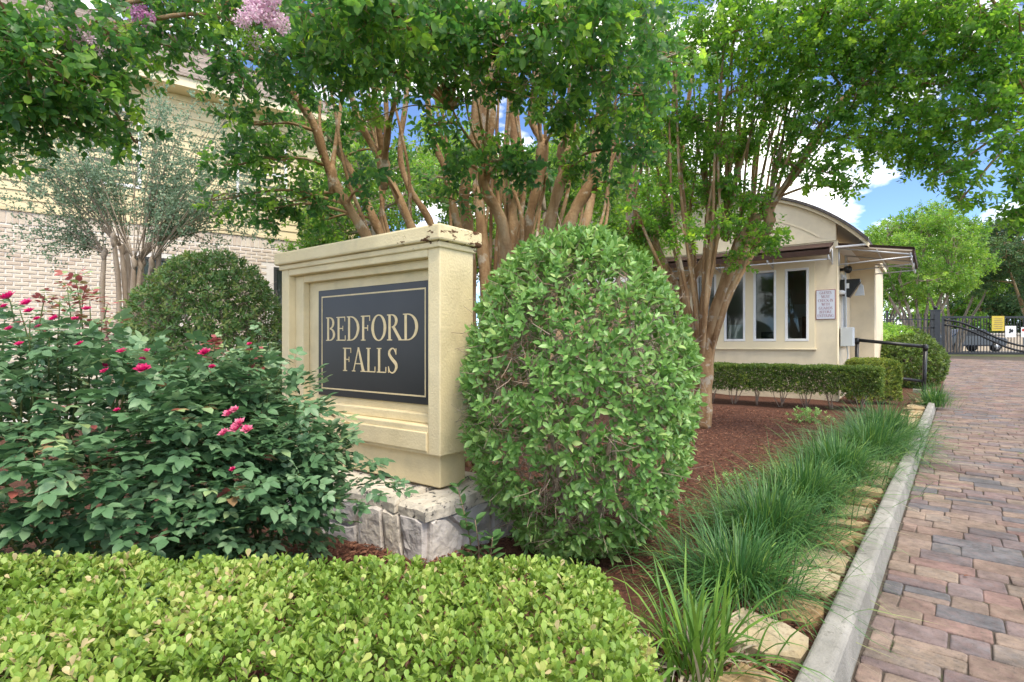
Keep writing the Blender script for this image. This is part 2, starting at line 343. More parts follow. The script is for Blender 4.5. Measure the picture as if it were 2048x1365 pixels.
def shoots(P, D, pairs, sp, L, phi, tint, jit=.25, droop=0.0):
    """opposite leaf pairs along short shoots that start at P and grow along D"""
    n = len(P); D = unit(D); a = unit(np.cross(D, rvec(n))); b = np.cross(D, a); out = []
    L = np.broadcast_to(np.asarray(L, float), (n,)); tint = np.broadcast_to(np.asarray(tint, float), (n,))
    for j in range(pairs):
        e = a if j % 2 == 0 else b
        ph = phi*(1-.35*j/max(1, pairs-1)) if pairs > 1 else phi
        for sg in (1, -1):
            dr = D*math.cos(ph)+e*(sg*math.sin(ph))+rvec(n)*jit; dr[:,2] -= droop
            nr = D*math.sin(ph)-e*(sg*math.cos(ph))+rvec(n)*jit*.6
            s = L*RG.uniform(.7,1.12,n)*(1-.25*j/max(1, pairs))
            out.append((P+D*(sp*j)+e*(sg*.003), dr, nr, s, np.clip(tint+RG.normal(0,.14,n)+.08*j/pairs, 0, .999)))
    return tuple(np.concatenate([o[i] for o in out]) for i in range(5))
def cat(*Ls): return tuple(np.concatenate([l[i] for l in Ls]) for i in range(5))
def take(L, m): return tuple(q[m] for q in L)
def twigs(P, D, length, r, mate, parent, name='twigs', kind='stuff', bend=.3):
    mb = MB()
    for p, d in zip(P, D):
        d = Vector(d).normalized(); p = Vector(p); q = Vector(RG.normal(size=3))*bend*length*.4
        l = length*random.uniform(.6,1.3)
        mb.tube([p, p+d*l*.5+q, p+d*l], [r, r*.75, r*.4], 3, False)
    return mb.obj(name, mate, parent, kind=kind)

# ------------------------------------------------------------------ the setting
def grid(name, xs, ys, zf, mate, kind='structure'):
    nx, ny = len(xs), len(ys); v = [(x,y,zf(x,y)) for y in ys for x in xs]
    f = [(j*nx+i, j*nx+i+1, (j+1)*nx+i+1, (j+1)*nx+i) for j in range(ny-1) for i in range(nx-1)]
    mb = MB(); mb.add(v, f, True); return mb.obj(name, mate, None, kind=kind)
grid('ground', [-300,-120,-60,-30,-15,-8,-4,0,4,8,12,16,20,25,30,40,60,120,300], [-80,-30,-10,-4,0,3,6,9,11,13,15,17,19,21,23,25,30,40,60,100,200,400], lambda x,y: gz(x,y)-.035, M['soil'])

DC = Vector((.6286,.7777,0)); DP = Vector((.7777,-.6286,0)); DO = Vector((1.149,1.87,0))
def drv(a, b, z=0):                        # a along the kerb, b across (kerb face at b = 0)
    p = DO+DC*a+DP*b; return Vector((p.x, p.y, z+gz(p.x, p.y)))
def strip(name, A, B, z, mate, kind='structure', amp=0.0):
    v = [drv(a,b,z+(amp*mnoise.noise(Vector((a*1.3,b*1.3,0))) if amp else 0)) for a in A for b in B]; n = len(B)
    f = [(i*n+j, i*n+j+1, (i+1)*n+j+1, (i+1)*n+j) for i in range(len(A)-1) for j in range(n-1)]
    f = [q[::-1] for q in f]
    mb = MB(); mb.add(v, f, True); return mb.obj(name, mate, None, kind=kind)
lin = lambda a, b, n: [a+(b-a)*i/(n-1) for i in range(n)]
drive = strip('driveway', lin(-5, 31, 40), lin(-.01, 7.5, 6), -.0085, M['joint'])
strip('mulch_bed', lin(-4.5, 13.6, 90), lin(-9, -.085, 60), .045, M['mulch'], amp=.035)
strip('mulch_verge', lin(13.7, 27, 30), lin(-6, -.0, 20), .02, M['mulch'], amp=.03)

# pavers: a tumbled random pattern in courses across the drive
def paver_mesh(w, h, seed):
    r = random.Random(seed); c = .010; t = .03; P = []
    for sx, sy in ((0,0),(1,0),(1,1),(0,1)):
        x, y = sx*w, sy*h; jx, jy = r.uniform(-.004,.004), r.uniform(-.004,.004)
        ix = 1 if sx == 0 else -1; iy = 1 if sy == 0 else -1
        a = (x+ix*c*r.uniform(.5,1.4)+jx, y+jy); b = (x+jx, y+iy*c*r.uniform(.5,1.4)+jy)
        P += [b, a] if (sx, sy) in ((0,0),(1,1)) else [a, b]
    n = len(P); cx, cy = w/2, h/2
    ins = [(cx+(x-cx)*(1-.012/w), cy+(y-cy)*(1-.012/h)) for x, y in P]
    mid = [(cx+(x-cx)*(1-.004/w), cy+(y-cy)*(1-.004/h)) for x, y in P]
    v = [(x,y,-t) for x,y in P]+[(x,y,-.006) for x,y in P]+[(x,y,-.0018) for x,y in mid]+[(x,y,r.uniform(-.0008,.0008)) for x,y in ins]
    f = [tuple(range(3*n, 4*n))]
    for k in range(3): f += [(k*n+i, k*n+(i+1)%n, (k+1)*n+(i+1)%n, (k+1)*n+i) for i in range(n)]
    return v, f
PW = [.13,.175,.225,.27]; var = {}
placed = []
a = -3.4
while a < 26.5:
    h = random.choice([.13,.15,.17]); b = .005+random.uniform(0,.012)
    first = True
    while b < (3.6 if a < 14 else 5.2):
        w = random.choice(PW) if not first else random.choice([.075,.11,.16,.235]); first = False
        g = .004
        if random.random() < .24 and w > .13:
            k = random.choice([.42,.5,.58]); placed.append((a, b, w-g, h*k-g)); placed.append((a+h*k, b, w-g, h*(1-k)-g))
        else: placed.append((a, b, w-g, h-g))
        b += w
    a += h
def place_key(p):
    c = drv(p[0]+p[3]/2, p[1]+p[2]/2, 0)
    vis = c.y > 1.7 and c.x < .95*c.y
    return (0 if vis else 1, c.length)
placed.sort(key=place_key)
pm = {}
rest = MB()
ang = math.atan2(DP.y, DP.x)
for i, (a, b, w, h) in enumerate(placed):
    key = (round(w,3), round(h,3), i % 3)
    if key not in pm: pm[key] = paver_mesh(w, h, hash(key) % 1000)
    v, f = pm[key]
    zz = random.uniform(-.004,.003); tl = random.uniform(-.012,.012)
    if i < 300:
        k2 = ('m',)+key
        if k2 not in pm:
            mb = MB(); mb.add(v, f); pm[k2] = mb.mesh('paver'); pm[k2].materials.append(M['paver'])
        o = link('paver', pm[k2], drive); o.location = drv(a, b, zz); o.rotation_euler = (tl, random.uniform(-.01,.01), ang+random.uniform(-.008,.008))
    else:
        q = drv(a, b, zz); s2 = drv(a+.3, b, zz); sl = (s2.z-q.z)/.3
        rest.add([q+DP*x+DC*y+Vector((0,0,z+sl*y)) for x, y, z in v], f)
rest.obj('pavers', M['paver'], drive, kind='stuff')

# concrete kerb in cast lengths, with a turned end
def kerb(name, A0, A1, turn=False):
    prof = [(.004,-.05),(-.004,.02),(-.014,.112),(-.026,.130),(-.092,.134),(-.104,.122),(-.107,-.05)]
    pts = lin(A0, A1, max(4, int((A1-A0)/.25))); rows = [[drv(a, b, z+.004*mnoise.noise(Vector((a*2.1,b*9,z*4)))) for b, z in prof] for a in pts]
    if turn:
        for k in range(1, 9):
            t = k/8*1.35; R0 = .55; rows.append([DOa+Vector((0,0,z))+(lambda p: Vector((p.x,p.y,gz(p.x,p.y))))(drv(A1, -R0)+(DP*math.cos(t)+DC*math.sin(t))*(R0+b))-DOa for b, z in prof])
    n = len(prof); v = [p for r in rows for p in r]
    f = [(i*n+j, (i+1)*n+j, (i+1)*n+j+1, i*n+j+1) for i in range(len(rows)-1) for j in range(n-1)]
    f = [q[::-1] for q in f]
    f += [tuple(range(n)), tuple(range((len(rows)-1)*n+n-1, (len(rows)-1)*n-1, -1))]
    mb = MB(); mb.add(v, f, True); o = mb.obj(name, M['concrete'], None, kind='structure')
    o.data.polygons.foreach_set('use_smooth', [False]*len(o.data.polygons)); return bevel(o, .012, 2)
DOa = Vector((0,0,0))
kerb('curb', -2.6, 12.1, True); kerb('curb', 19.6, 23.6)

# ------------------------------------------------------------------ serif capitals (polygons; unit cap height)
def ring(cx, cy, a, b, T, t, a0=0, a1=360, n=28):
    o = []; i_ = []
    for k in range(n+1):
        th = rad(a0+(a1-a0)*k/n); o.append((cx+a*math.cos(th), cy+b*math.sin(th))); i_.append((cx+(a-T)*math.cos(th), cy+(b-t)*math.sin(th)))
    return [[o[k], o[k+1], i_[k+1], i_[k]] for k in range(n)]
def stroke(pts, ws):
    P = spline([(x,y,0) for x,y in pts], 6); n = len(P); out = []
    wv = [w for k in range(len(ws)-1) for w in [ws[k]+(ws[k+1]-ws[k])*q/6 for q in range(6)]]+[ws[-1]]
    e = []
    for i in range(n):
        t = (P[min(i+1,n-1)]-P[max(i-1,0)]).normalized(); nn = Vector((-t.y,t.x,0))*wv[i]/2; e.append(((P[i]+nn)[:2], (P[i]-nn)[:2]))
    return [[e[i][0], e[i+1][0], e[i+1][1], e[i][1]] for i in range(n-1)]
def rc(x0,y0,x1,y1): return [[(x0,y0),(x1,y0),(x1,y1),(x0,y1)]]
Tk, tn = .118, .05
def stem(x, s0=True, s1=True):
    r = rc(x,0,x+Tk,1)
    if s0: r += rc(x-.075,0,x+Tk+.075,.04)
    if s1: r += rc(x-.075,.96,x+Tk+.075,1)
    return r
def glyph(c):
    if c == 'I': return stem(.08), .30
    if c == 'E': return stem(.08)+rc(.2,.955,.56,1)+rc(.53,.80,.56,.96)+rc(.2,.49,.42,.535)+rc(.40,.41,.43,.62)+rc(.2,0,.58,.045)+rc(.555,.03,.59,.22), .64
    if c == 'F': return stem(.08)+rc(.2,.955,.54,1)+rc(.51,.78,.54,.96)+rc(.2,.48,.41,.525)+rc(.39,.39,.42,.62), .58
    if c == 'L': return stem(.08)+rc(.2,0,.55,.045)+rc(.525,.03,.56,.24), .60
    if c == 'D': return stem(.08)+ring(.24,.5,.53,.5,.14,.045,-90,90), .83
    if c == 'B': return stem(.08)+ring(.26,.75,.29,.25,.125,.045,-90,90)+ring(.26,.265,.34,.265,.13,.045,-90,90), .66
    if c == 'R': return stem(.08)+ring(.26,.745,.31,.255,.13,.045,-90,90)+[[(.28,.5),(.42,.51),(.78,.03),(.63,.03)]]+rc(.62,0,.84,.04), .82
    if c == 'P': return stem(.08)+ring(.26,.735,.31,.265,.13,.045,-90,90), .62
    if c == 'O': return ring(.43,.5,.42,.52,.14,.045), .86
    if c == 'C': return ring(.43,.5,.42,.52,.14,.045,48,312)+rc(.68,.72,.72,.98), .78
    if c == 'G': return ring(.43,.5,.42,.52,.14,.045,50,318)+rc(.68,.74,.72,.98)+rc(.60,.06,.73,.40)+rc(.52,.38,.80,.42), .86
    if c == 'A': return [[(.05,.02),(.11,.02),(.42,1),(.36,1)], [(.35,1.02),(.43,1.02),(.78,.02),(.62,.02)]]+rc(.2,.31,.58,.355)+rc(-.02,0,.19,.04)+rc(.54,0,.86,.04), .84
    if c == 'S': return stroke([(.46,.80),(.38,.95),(.25,.985),(.11,.88),(.10,.73),(.28,.54),(.46,.38),(.49,.22),(.38,.06),(.25,.015),(.11,.07),(.05,.22)], [.04,.045,.05,.10,.12,.135,.14,.12,.07,.05,.045,.04])+rc(.455,.74,.49,.99)+rc(.03,.01,.065,.27), .56
    if c == 'T': return rc(.30,0,.30+Tk,1)+rc(.22,0,.52,.04)+rc(.02,.955,.72,1)+rc(.02,.78,.05,.96)+rc(.69,.78,.72,.96), .74
    if c == 'U': return rc(.08,.3,.08+Tk,1)+rc(.0,.96,.30,1)+rc(.62,.3,.665,1)+rc(.55,.96,.75,1)+ring(.372,.3,.292,.32,.13,.05,180,360), .76
    if c == 'H': return stem(.08)+stem(.56)+rc(.2,.48,.57,.525), .78
    if c == 'N': return rc(.09,0,.135,1)+rc(.0,0,.22,.04)+rc(.0,.96,.2,1)+[[(.09,1),(.24,1),(.70,.0),(.58,0)]]+rc(.655,0,.70,1)+rc(.58,.96,.78,1), .80
    if c == 'M': return rc(.09,0,.135,1)+rc(.0,0,.22,.04)+rc(.0,.96,.2,1)+[[(.09,1),(.25,1),(.50,.0),(.42,0)], [(.42,0),(.48,0),(.74,1),(.68,1)]]+rc(.70,0,.70+Tk,1)+rc(.63,0,.91,.04)+rc(.72,.96,.91,1), .94
    if c == 'K': return stem(.08)+[[(.2,.42),(.27,.42),(.66,.97),(.6,.97)], [(.30,.56),(.42,.64),(.76,.03),(.6,.03)]]+rc(.53,.96,.75,1)+rc(.55,0,.82,.04), .80
    if c == 'W': return [[(.05,.97),(.2,.97),(.38,0),(.28,0)], [(.29,0),(.36,0),(.55,.97),(.5,.97)], [(.44,.97),(.59,.97),(.76,0),(.66,0)], [(.67,0),(.74,0),(.96,.97),(.90,.97)]]+rc(-.02,.96,.28,1)+rc(.82,.96,1.04,1), 1.02
    if c == '-': return rc(.04,.33,.32,.40), .36
    return [], .36
def glyph_mb(mb, polys, x, z, s, sx, y, th, lift=.00025):
    """polygons as thin raised pieces facing -y; pieces step by a hair so no faces share a plane"""
    for i, p in enumerate(polys):
        yy = y-th-lift*(i % 5)
        n = len(p); A = [(x+q[0]*s*sx, yy, z+q[1]*s) for q in p]
        area = sum(p[k][0]*p[(k+1)%n][1]-p[(k+1)%n][0]*p[k][1] for k in range(n))
        if area < 0: A = A[::-1]
        Bk = [(q[0], y, q[2]) for q in A]
        mb.add(A+Bk, [tuple(range(n))]+[(k, n+k, n+(k+1)%n, (k+1)%n) for k in range(n)])
def text_line(txt, cx, z, s, sx, y, th, mate, parent, name, each, track=.06):
    gs = [glyph(c) for c in txt]; tw = sum(g[1] for g in gs)*s*sx+track*s*(len(txt)-1); x = cx-tw/2; mb = MB()
    for c, (polys, w) in zip(txt, gs):
        if each:
            if polys:
                m1 = MB(); glyph_mb(m1, polys, x, z, s, sx, y, th); m1.obj(name, mate, parent)
        else: glyph_mb(mb, polys, x, z, s, sx, y, th)
        x += w*s*sx+track*s
    if not each: mb.obj(name, mate, parent)

# ------------------------------------------------------------------ the monument sign
ROT = math.atan2(-.609, .793)
sign = thing('monument_sign', 'cream stucco monument sign with black BEDFORD FALLS board on a rough stone base', 'sign', (-.386, 2.95, 0), ROT)
# local x runs along the face (0 at the right-hand corner, negative to the left), y into the sign
def rframe(mb, x0, x1, z0, z1, X0, X1, Z0, Z1, yf, yb):      # rectangular frame: outer X/Z, opening x/z
    mb.box(X0, x0, yf, yb, Z0, Z1); mb.box(x1, X1, yf, yb, Z0, Z1)
    mb.box(x0, x1, yf, yb, Z0, z0); mb.box(x0, x1, yf, yb, z1, Z1)
Wd, Dp = 1.58, .27
b = MB()
def noisybox(x0,x1,y0,y1,z0,z1):
    return MB().box(x0,x1,y0,y1,z0,z1)
m_ = MB(); rframe(m_, -1.49, -.095, .70, 1.625, -Wd, 0, .541, 1.70, 0, Dp); bevel(m_.obj('outer_frame', M['stucco'], sign), .008, 2)
m_ = MB(); rframe(m_, -1.39, -.128, .755, 1.575, -1.4895, -.0955, .7005, 1.6245, .052, .104); bevel(m_.obj('inner_frame', M['stucco'], sign), .007, 2)
bevel(noisybox(-1.4895, -.0955, .1045, Dp-.003, .7005, 1.6245).obj('body', M['stucco'], sign), .008, 2)
bevel(noisybox(-Wd+.02, -.095, -.012, .0, .56, .665).obj('bottom_band', M['stucco'], sign), .006, 2)
cp = bevel(noisybox(-Wd-.035, .035, -.04, Dp+.04, 1.703, 1.79).obj('cap', M['stuccochip'], sign), .012, 2)
bevel(noisybox(-Wd-.012, .012, -.016, Dp+.016, 1.668, 1.702).obj('cap_moulding', M['stuccochip'], sign), .008, 2)
bevel(noisybox(-Wd+.09, -.035, .035, Dp-.03, .36, .54).obj('plinth', M['stucco'], sign), .008, 2)
bd = noisybox(-1.262, -.168, .088, .103, .80, 1.513).obj('sign_board', M['board'], sign); bevel(bd, .003, 1)
m_ = MB(); rframe(m_, -1.213, -.210, .853, 1.463, -1.222, -.201, .844, 1.472, .0865, .0885); m_.obj('border_line', M['gold'], bd)
text_line('BEDFORD', -.712, 1.170, .158, 1.07, .0880, .002, M['gold'], bd, 'letter', True, .035)
text_line('FALLS', -.712, .972, .152, 1.05, .0880, .002, M['gold'], bd, 'letter', True, .05)
# stone base: a mortared core, irregular face stones and cap slabs
base = bevel(noisybox(-Wd-.12, .10, -.19, Dp+.22, -.06, .305).obj('stone_base', M['mortar'], sign), .02, 2)
def stone_piece(poly, frame, depth, seed, nm='stone', mate=None):
    """an irregular stone: outline in (u, v), standing proud by depth along the third axis of the frame"""
    r = random.Random(seed); n = len(poly); cx = sum(p[0] for p in poly)/n; cy = sum(p[1] for p in poly)/n
    o, eu, ev, en = frame; P = []
    for i in range(n):                      # rough outline: extra points between the corners
        a, bq = poly[i], poly[(i+1)%n]
        for t in (0, .33, .66):
            P.append((lerp(a[0],bq[0],t)+r.uniform(-.008,.008), lerp(a[1],bq[1],t)+r.uniform(-.008,.008)))
    n = len(P); V = []
    for s, h, j in ((1,-.03,0),(1,.45,.1),(.94,.9,.15),(.62,1.0,.28)):
        for p in P:
            u, v_ = cx+(p[0]-cx)*s, cy+(p[1]-cy)*s
            V.append(o+eu*u+ev*v_+en*(depth*h+r.uniform(-.5,.5)*j*depth if h > 0 else -.02))
    V.append(o+eu*cx+ev*cy+en*depth*r.uniform(.8,1.1)); c = len(V)-1; f = []
    for k in range(3): f += [(k*n+i, k*n+(i+1)%n, (k+1)*n+(i+1)%n, (k+1)*n+i) for i in range(n)]
    f += [(3*n+i, 3*n+(i+1)%n, c) for i in range(n)]
    mb = MB(); mb.add(V, f, False); return mb.obj(nm, mate or M['limestone'], base)
fr = (Vector((-Wd-.12,-.19,0)), Vector((1,0,0)), Vector((0,0,1)), Vector((0,-1,0)))
front = [[(.0,-.05),(.30,-.05),(.34,.10),(.30,.27),(.0,.27)], [(.33,-.05),(.62,-.05),(.60,.12),(.36,.11)], [(.36,.13),(.61,.14),(.66,.27),(.33,.27)],
         [(.65,-.05),(.98,-.05),(.95,.27),(.69,.27),(.63,.12)], [(1.01,-.05),(1.28,-.05),(1.25,.13),(.99,.11)], [(.98,.13),(1.24,.15),(1.27,.27),(.97,.27)],
         [(1.31,-.05),(1.50,-.05),(1.46,.27),(1.30,.27),(1.28,.12)], [(1.53,-.05),(1.66,-.05),(1.63,.12),(1.60,.27),(1.49,.27)], [(1.69,-.05),(1.80,-.05),(1.80,.27),(1.63,.27),(1.66,.12)]]
for i, p in enumerate(front): stone_piece(p, fr, .032, 20+i)
fr = (Vector((.10,-.19,0)), Vector((0,1,0)), Vector((0,0,1)), Vector((1,0,0)))
for i, p in enumerate([[(.0,-.05),(.20,-.05),(.24,.13),(.10,.27),(.0,.27)], [(.24,-.05),(.46,-.05),(.44,.12),(.28,.12)], [(.14,.27),(.26,.15),(.46,.15),(.46,.27)], [(.49,-.05),(.68,-.05),(.68,.27),(.49,.27)]]): stone_piece(p, fr, .032, 40+i)
fr = (Vector((-Wd-.13,-.208,.292)), Vector((1,0,0)), Vector((0,1,0)), Vector((0,0,1)))
for i, p in enumerate([[(0,.01),(.30,-.012),(.55,.008),(.52,.35),(.54,.72),(0,.72)], [(.57,.012),(.90,-.015),(1.18,.006),(1.16,.30),(1.20,.72),(.56,.72),(.55,.35)], [(1.20,-.01),(1.42,.012),(1.60,-.008),(1.57,.40),(1.60,.72),(1.22,.72),(1.18,.30)], [(1.62,.0),(1.84,-.012),(1.85,.20),(1.83,.45),(1.85,.72),(1.62,.72),(1.60,.40)]]): stone_piece(p, fr, .055, 60+i, 'cap_slab', M['limetop'])

# ------------------------------------------------------------------ the brick and siding house
HD = Vector((.792,.611,0)); HN = Vector((.611,-.792,0)); HO = Vector((-7.63,8.2,0))
hrot = math.atan2(.611,.792)
house = thing('brick_house', 'two-storey house with pale brick below, yellow lap siding above and a grey roof', 'house', HO, hrot)
# local x along the wall, local -y towards the camera side
S0, S1 = -4.0, 5.5
MB().box(S0, S1, .0, 7.0, -.1, 3.18).obj('wall', M['bmortar'], house)
MB().box(S0+.01, S1-.01, .03, 6.98, 3.19, 5.9).obj('upper_wall', M['siding'], house)
wins = [(1.62, 2.24, .95, 2.62), (3.86, 4.50, .95, 2.62)]
bricks = []
z = .02; row = 0
while z < 2.93:
    x = S0+.02-(row % 2)*.092
    while x < S1-.05:
        x0, x1 = x, x+.168
        hit = [w for w in wins if x1 > w[0]-.07 and x0 < w[1]+.07 and z+.050 > w[2]-.07 and z < w[3]+.06]
        if not hit and x0 >= S0: bricks.append((x0, z, .164, .049))
        x += .184
    z += .061; row += 1
x = S0+.02
while x < S1-.08: bricks.append((x, 2.96, .064, .20)); x += .075
def bkey(b_):
    p = HO+HD*(b_[0]+.1); px = 1024+1100*p.x/p.y; vis = -40 < px < 640 and b_[1] > .85
    return (0 if vis else 1, p.y)
bricks.sort(key=bkey); bm_ = {}; rb = MB()
def brick_vf(w, h):
    e = .006; v = [(0,0,0),(w,0,0),(w,0,h),(0,0,h),(0,-.006,0),(w,-.006,0),(w,-.006,h),(0,-.006,h),(e,-.011,e),(w-e,-.011,e),(w-e,-.011,h-e),(e,-.011,h-e)]
    return v, [(0,1,5,4),(1,2,6,5),(2,3,7,6),(3,0,4,7),(4,5,9,8),(5,6,10,9),(6,7,11,10),(7,4,8,11),(8,9,10,11)]
for i, (x, z, w, h) in enumerate(bricks):
    v, f = brick_vf(w, h); dy = random.uniform(-.002,.002)
    if i < 300:
        if (w,h) not in bm_:
            mb = MB(); mb.add(v, f); bm_[(w,h)] = mb.mesh('brick'); bm_[(w,h)].materials.append(M['brick'])
        o = link('brick', bm_[(w,h)], house); o.location = (x, dy, z)
    else: rb.add([(p[0]+x, p[1]+dy, p[2]+z) for p in v], f)
rb.obj('bricks', M['brick'], house, kind='stuff')
z = 3.20
while z < 5.5:                             # lap siding boards
    mb = MB(); n = 12
    mb.add([(S0,-.004,z+.142),(S0,-.024,z),(S0,.02,z),(S0,.02,z+.142),(S1,-.004,z+.142),(S1,-.024,z),(S1,.02,z),(S1,.02,z+.142)], [(0,1,5,4),(1,2,6,5),(0,3,2,1),(4,5,6,7),(0,4,7,3)])
    mb.obj('siding_board', M['siding'], house); z += .137
bevel(MB().box(S0-.02, S1+.02, -.035, .02, 3.155, 3.195).obj('band_board', M['siding'], house), .004, 1)
MB().box(S0-.4, S1+.4, -.42, -.38, 5.50, 5.68).obj('fascia', M['trimpaint'], house)
MB().box(S0-.4, S1+.4, -.379, .0, 5.50, 5.52).obj('soffit', M['trimpaint'], house)
roof = MB()
for k in range(34):                        # shingle courses, each lapped over the one below
    y0, y1 = -.46+k*.135, -.46+(k+1)*.135+.02; s = .62
    xa, xb = S0-.45, S1+.45-max(0, k*.135)*.9
    za, zb = 5.66+(y0+.46)*s+.02, 5.66+(y1+.46)*s
    roof.add([(xa,y0,za),(xb,y0,za),(xb-.13,y1,zb),(xa,y1,zb),(xa,y0,za-.02),(xb,y0,za-.02)], [(0,1,2,3),(4,5,1,0)])
roof.add([(S1+.45,-.46,5.66),(S1+.45,7.4,5.66),(S1-3.6,3.5,8.3)], [(0,1,2)])
roof.add([(S0-.45,7.4,5.66),(S1+.45,7.4,5.66),(S1-3.6,4.2,8.3),(S0-.45,4.2,8.3)], [(0,1,2,3)])
roof.obj('roof', M['roofing'], house)
def house_window(x0, x1, z0, z1, dark, slats=True, split=.42):
    w = MB(); rframe(w, x0+.05, x1-.05, z0+.05, z1-.05, x0, x1, z0, z1, -.03, .02); wo = w.obj('window', M['frame'] if dark else M['white'], house)
    MB().box(x0+.05, x1-.05, -.012, -.006, z0+.05, z1-.05).obj('pane', M['glass'], wo)
    MB().box(x0+.051, x1-.051, -.026, -.004, lerp(z0,z1,.47), lerp(z0,z1,.47)+.035).obj('meeting_rail', M['frame'] if dark else M['white'], wo)
    MB().box((x0+x1)/2-.008, (x0+x1)/2+.008, -.022, -.002, lerp(z0,z1,.47)+.036, z1-.051).obj('glazing_bar', M['frame'], wo)
    if slats:
        bl = MB(); zz = lerp(z0,z1,split)
        while zz < z1-.06:
            bl.add([(x0+.055,.006,zz),(x1-.055,.006,zz),(x1-.055,.017,zz+.042),(x0+.055,.017,zz+.042)], [(0,1,2,3)]); zz += .047
        bl.obj('blinds', M['white'], wo)
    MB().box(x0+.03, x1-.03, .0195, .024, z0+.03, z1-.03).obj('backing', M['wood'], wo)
# recesses are shallow: the openings carry their own dark backing
for (x0, x1, z0, z1) in wins: house_window(x0, x1, z0, z1, True)
house_window(1.0, 1.75, 3.75, 5.05, False, True, .05); house_window(3.2, 4.1, 3.75, 5.05, False, True, .05)
mb = MB(); mb.box(3.70, 3.84, -.045, -.02, 3.40, 3.55)
for k in range(4): mb.box(3.715, 3.825, -.052, -.044, 3.415+k*.032, 3.435+k*.032)
mb.obj('wall_vent', M['twig'], house)
MB().tube([(5.2,-.07,0),(5.2,-.07,5.5)], .045, 8).obj('downspout', M['greybox'], house)

# a peach house farther back, beyond the crape myrtles
ph = thing('peach_house', 'peach stucco house seen between the crape myrtle trunks', 'house', (3.2, 21, gz(3,21)), rad(-30))
MB().box(-5, 4.2, 0, 6, -.2, 4.9).obj('wall', M['peach'], ph)
MB().prism_xz([(-5.4,4.9),(4.6,4.9),(1.5,5.9),(-2.5,5.9)], -.4, 6.4).obj('roof', M['roofing'], ph)
for (x0, z0) in ((-3.6,3.2),(-1.2,3.2),(1.4,3.2),(-3.6,.9),(1.4,.9)):
    w = MB(); rframe(w, x0+.08, x0+1.0, z0+.08, z0+1.5, x0, x0+1.08, z0, z0+1.58, -.05, .02); wo = w.obj('window', M['white'], ph)
    MB().box(x0+.08, x0+1.0, -.02, -.01, z0+.08, z0+1.5).obj('pane', M['frame'], wo)
MB().box(-5.02, 4.22, -.04, .0, 2.95, 3.15).obj('band', M['white'], ph)

# ------------------------------------------------------------------ the guardhouse
gh = thing('guardhouse', 'small cream guardhouse with barrel roof, awnings and a row of tall windows', 'guardhouse', (6.185, 10.5, 0), ROT)
gh.location.z = .0
FW = 4.2; TOPZ = 3.12
wx = [(-.888,-.459),(-1.485,-1.046),(-2.075,-1.64),(-2.67,-2.235),(-3.265,-2.83)]
wz0, wz1 = 1.20, 2.645
def wall_openings(mb, x0, x1, z0, z1, ops, y0, y1):
    xs = x0
    for (a, b_) in sorted(ops):
        mb.box(xs, a, y0, y1, z0, z1); mb.box(a, b_, y0, y1, z0, wz0); mb.box(a, b_, y0, y1, wz1, z1); xs = b_
    mb.box(xs, x1, y0, y1, z0, z1)
w = MB(); wall_openings(w, -FW, 0, -.1, TOPZ, wx, 0, .14); w.obj('front_wall', M['wallpaint'], gh)
# raised surround of the window band
w = MB(); X0, X1 = -3.42, -.355
xs = X0
for (a, b_) in sorted(wx):
    w.box(xs, a, -.03, -.002, 1.06, 2.79); w.box(a, b_, -.03, -.002, 1.06, wz0); w.box(a, b_, -.03, -.002, wz1, 2.79); xs = b_
w.box(xs, X1, -.03, -.002, 1.06, 2.79); w.obj('window_surround', M['trimpaint'], gh)
bevel(MB().box(X0-.03, X1+.03, -.05, -.003, 1.03, 1.058).obj('sill', M['trimpaint'], gh), .004, 1)
for (a, b_) in wx:
    f = MB(); rframe(f, a+.045, b_-.045, wz0+.05, wz1-.045, a+.002, b_-.002, wz0+.002, wz1-.002, -.036, .05); fo = bevel(f.obj('window', M['white'], gh), .004, 1)
    MB().box(a+.045, b_-.045, .012, .018, wz0+.05, wz1-.045).obj('pane', M['glass'], fo)
# side wall with its own tall window, the wider back room, and the walls behind
w = MB(); w.box(-.14, 0, .1402, .74, -.1, TOPZ); w.box(-.14, 0, .74, 1.36, -.1, 1.14); w.box(-.14, 0, .74, 1.36, 2.55, TOPZ); w.box(-.14, 0, 1.36, 2.2, -.1, TOPZ); w.obj('side_wall', M['wallpaint'], gh)
f = MB()
f.box(-.05,.03,.742,.80,1.142,2.548); f.box(-.05,.03,1.30,1.358,1.142,2.548); f.box(-.05,.03,.80,1.30,1.142,1.20); f.box(-.05,.03,.80,1.30,2.50,2.548)
fo = f.obj('window', M['white'], gh); MB().box(-.018,-.012,.80,1.30,1.20,2.50).obj('pane', M['glass'], fo)
bevel(MB().box(.002,.05,.66,1.44,1.08,1.115).obj('sill', M['trimpaint'], gh), .004, 1)
bevel(MB().box(-FW, .46, 2.21, 4.6, -.1, TOPZ).obj('back_room', M['wallpaint'], gh), .01, 1)
MB().box(-FW, -FW+.14, .141, 2.2, -.1, TOPZ).obj('side_wall', M['wallpaint'], gh)
bevel(MB().box(.002, .03, .0, .16, -.08, TOPZ).obj('corner_trim', M['trimpaint'], gh), .004, 1)
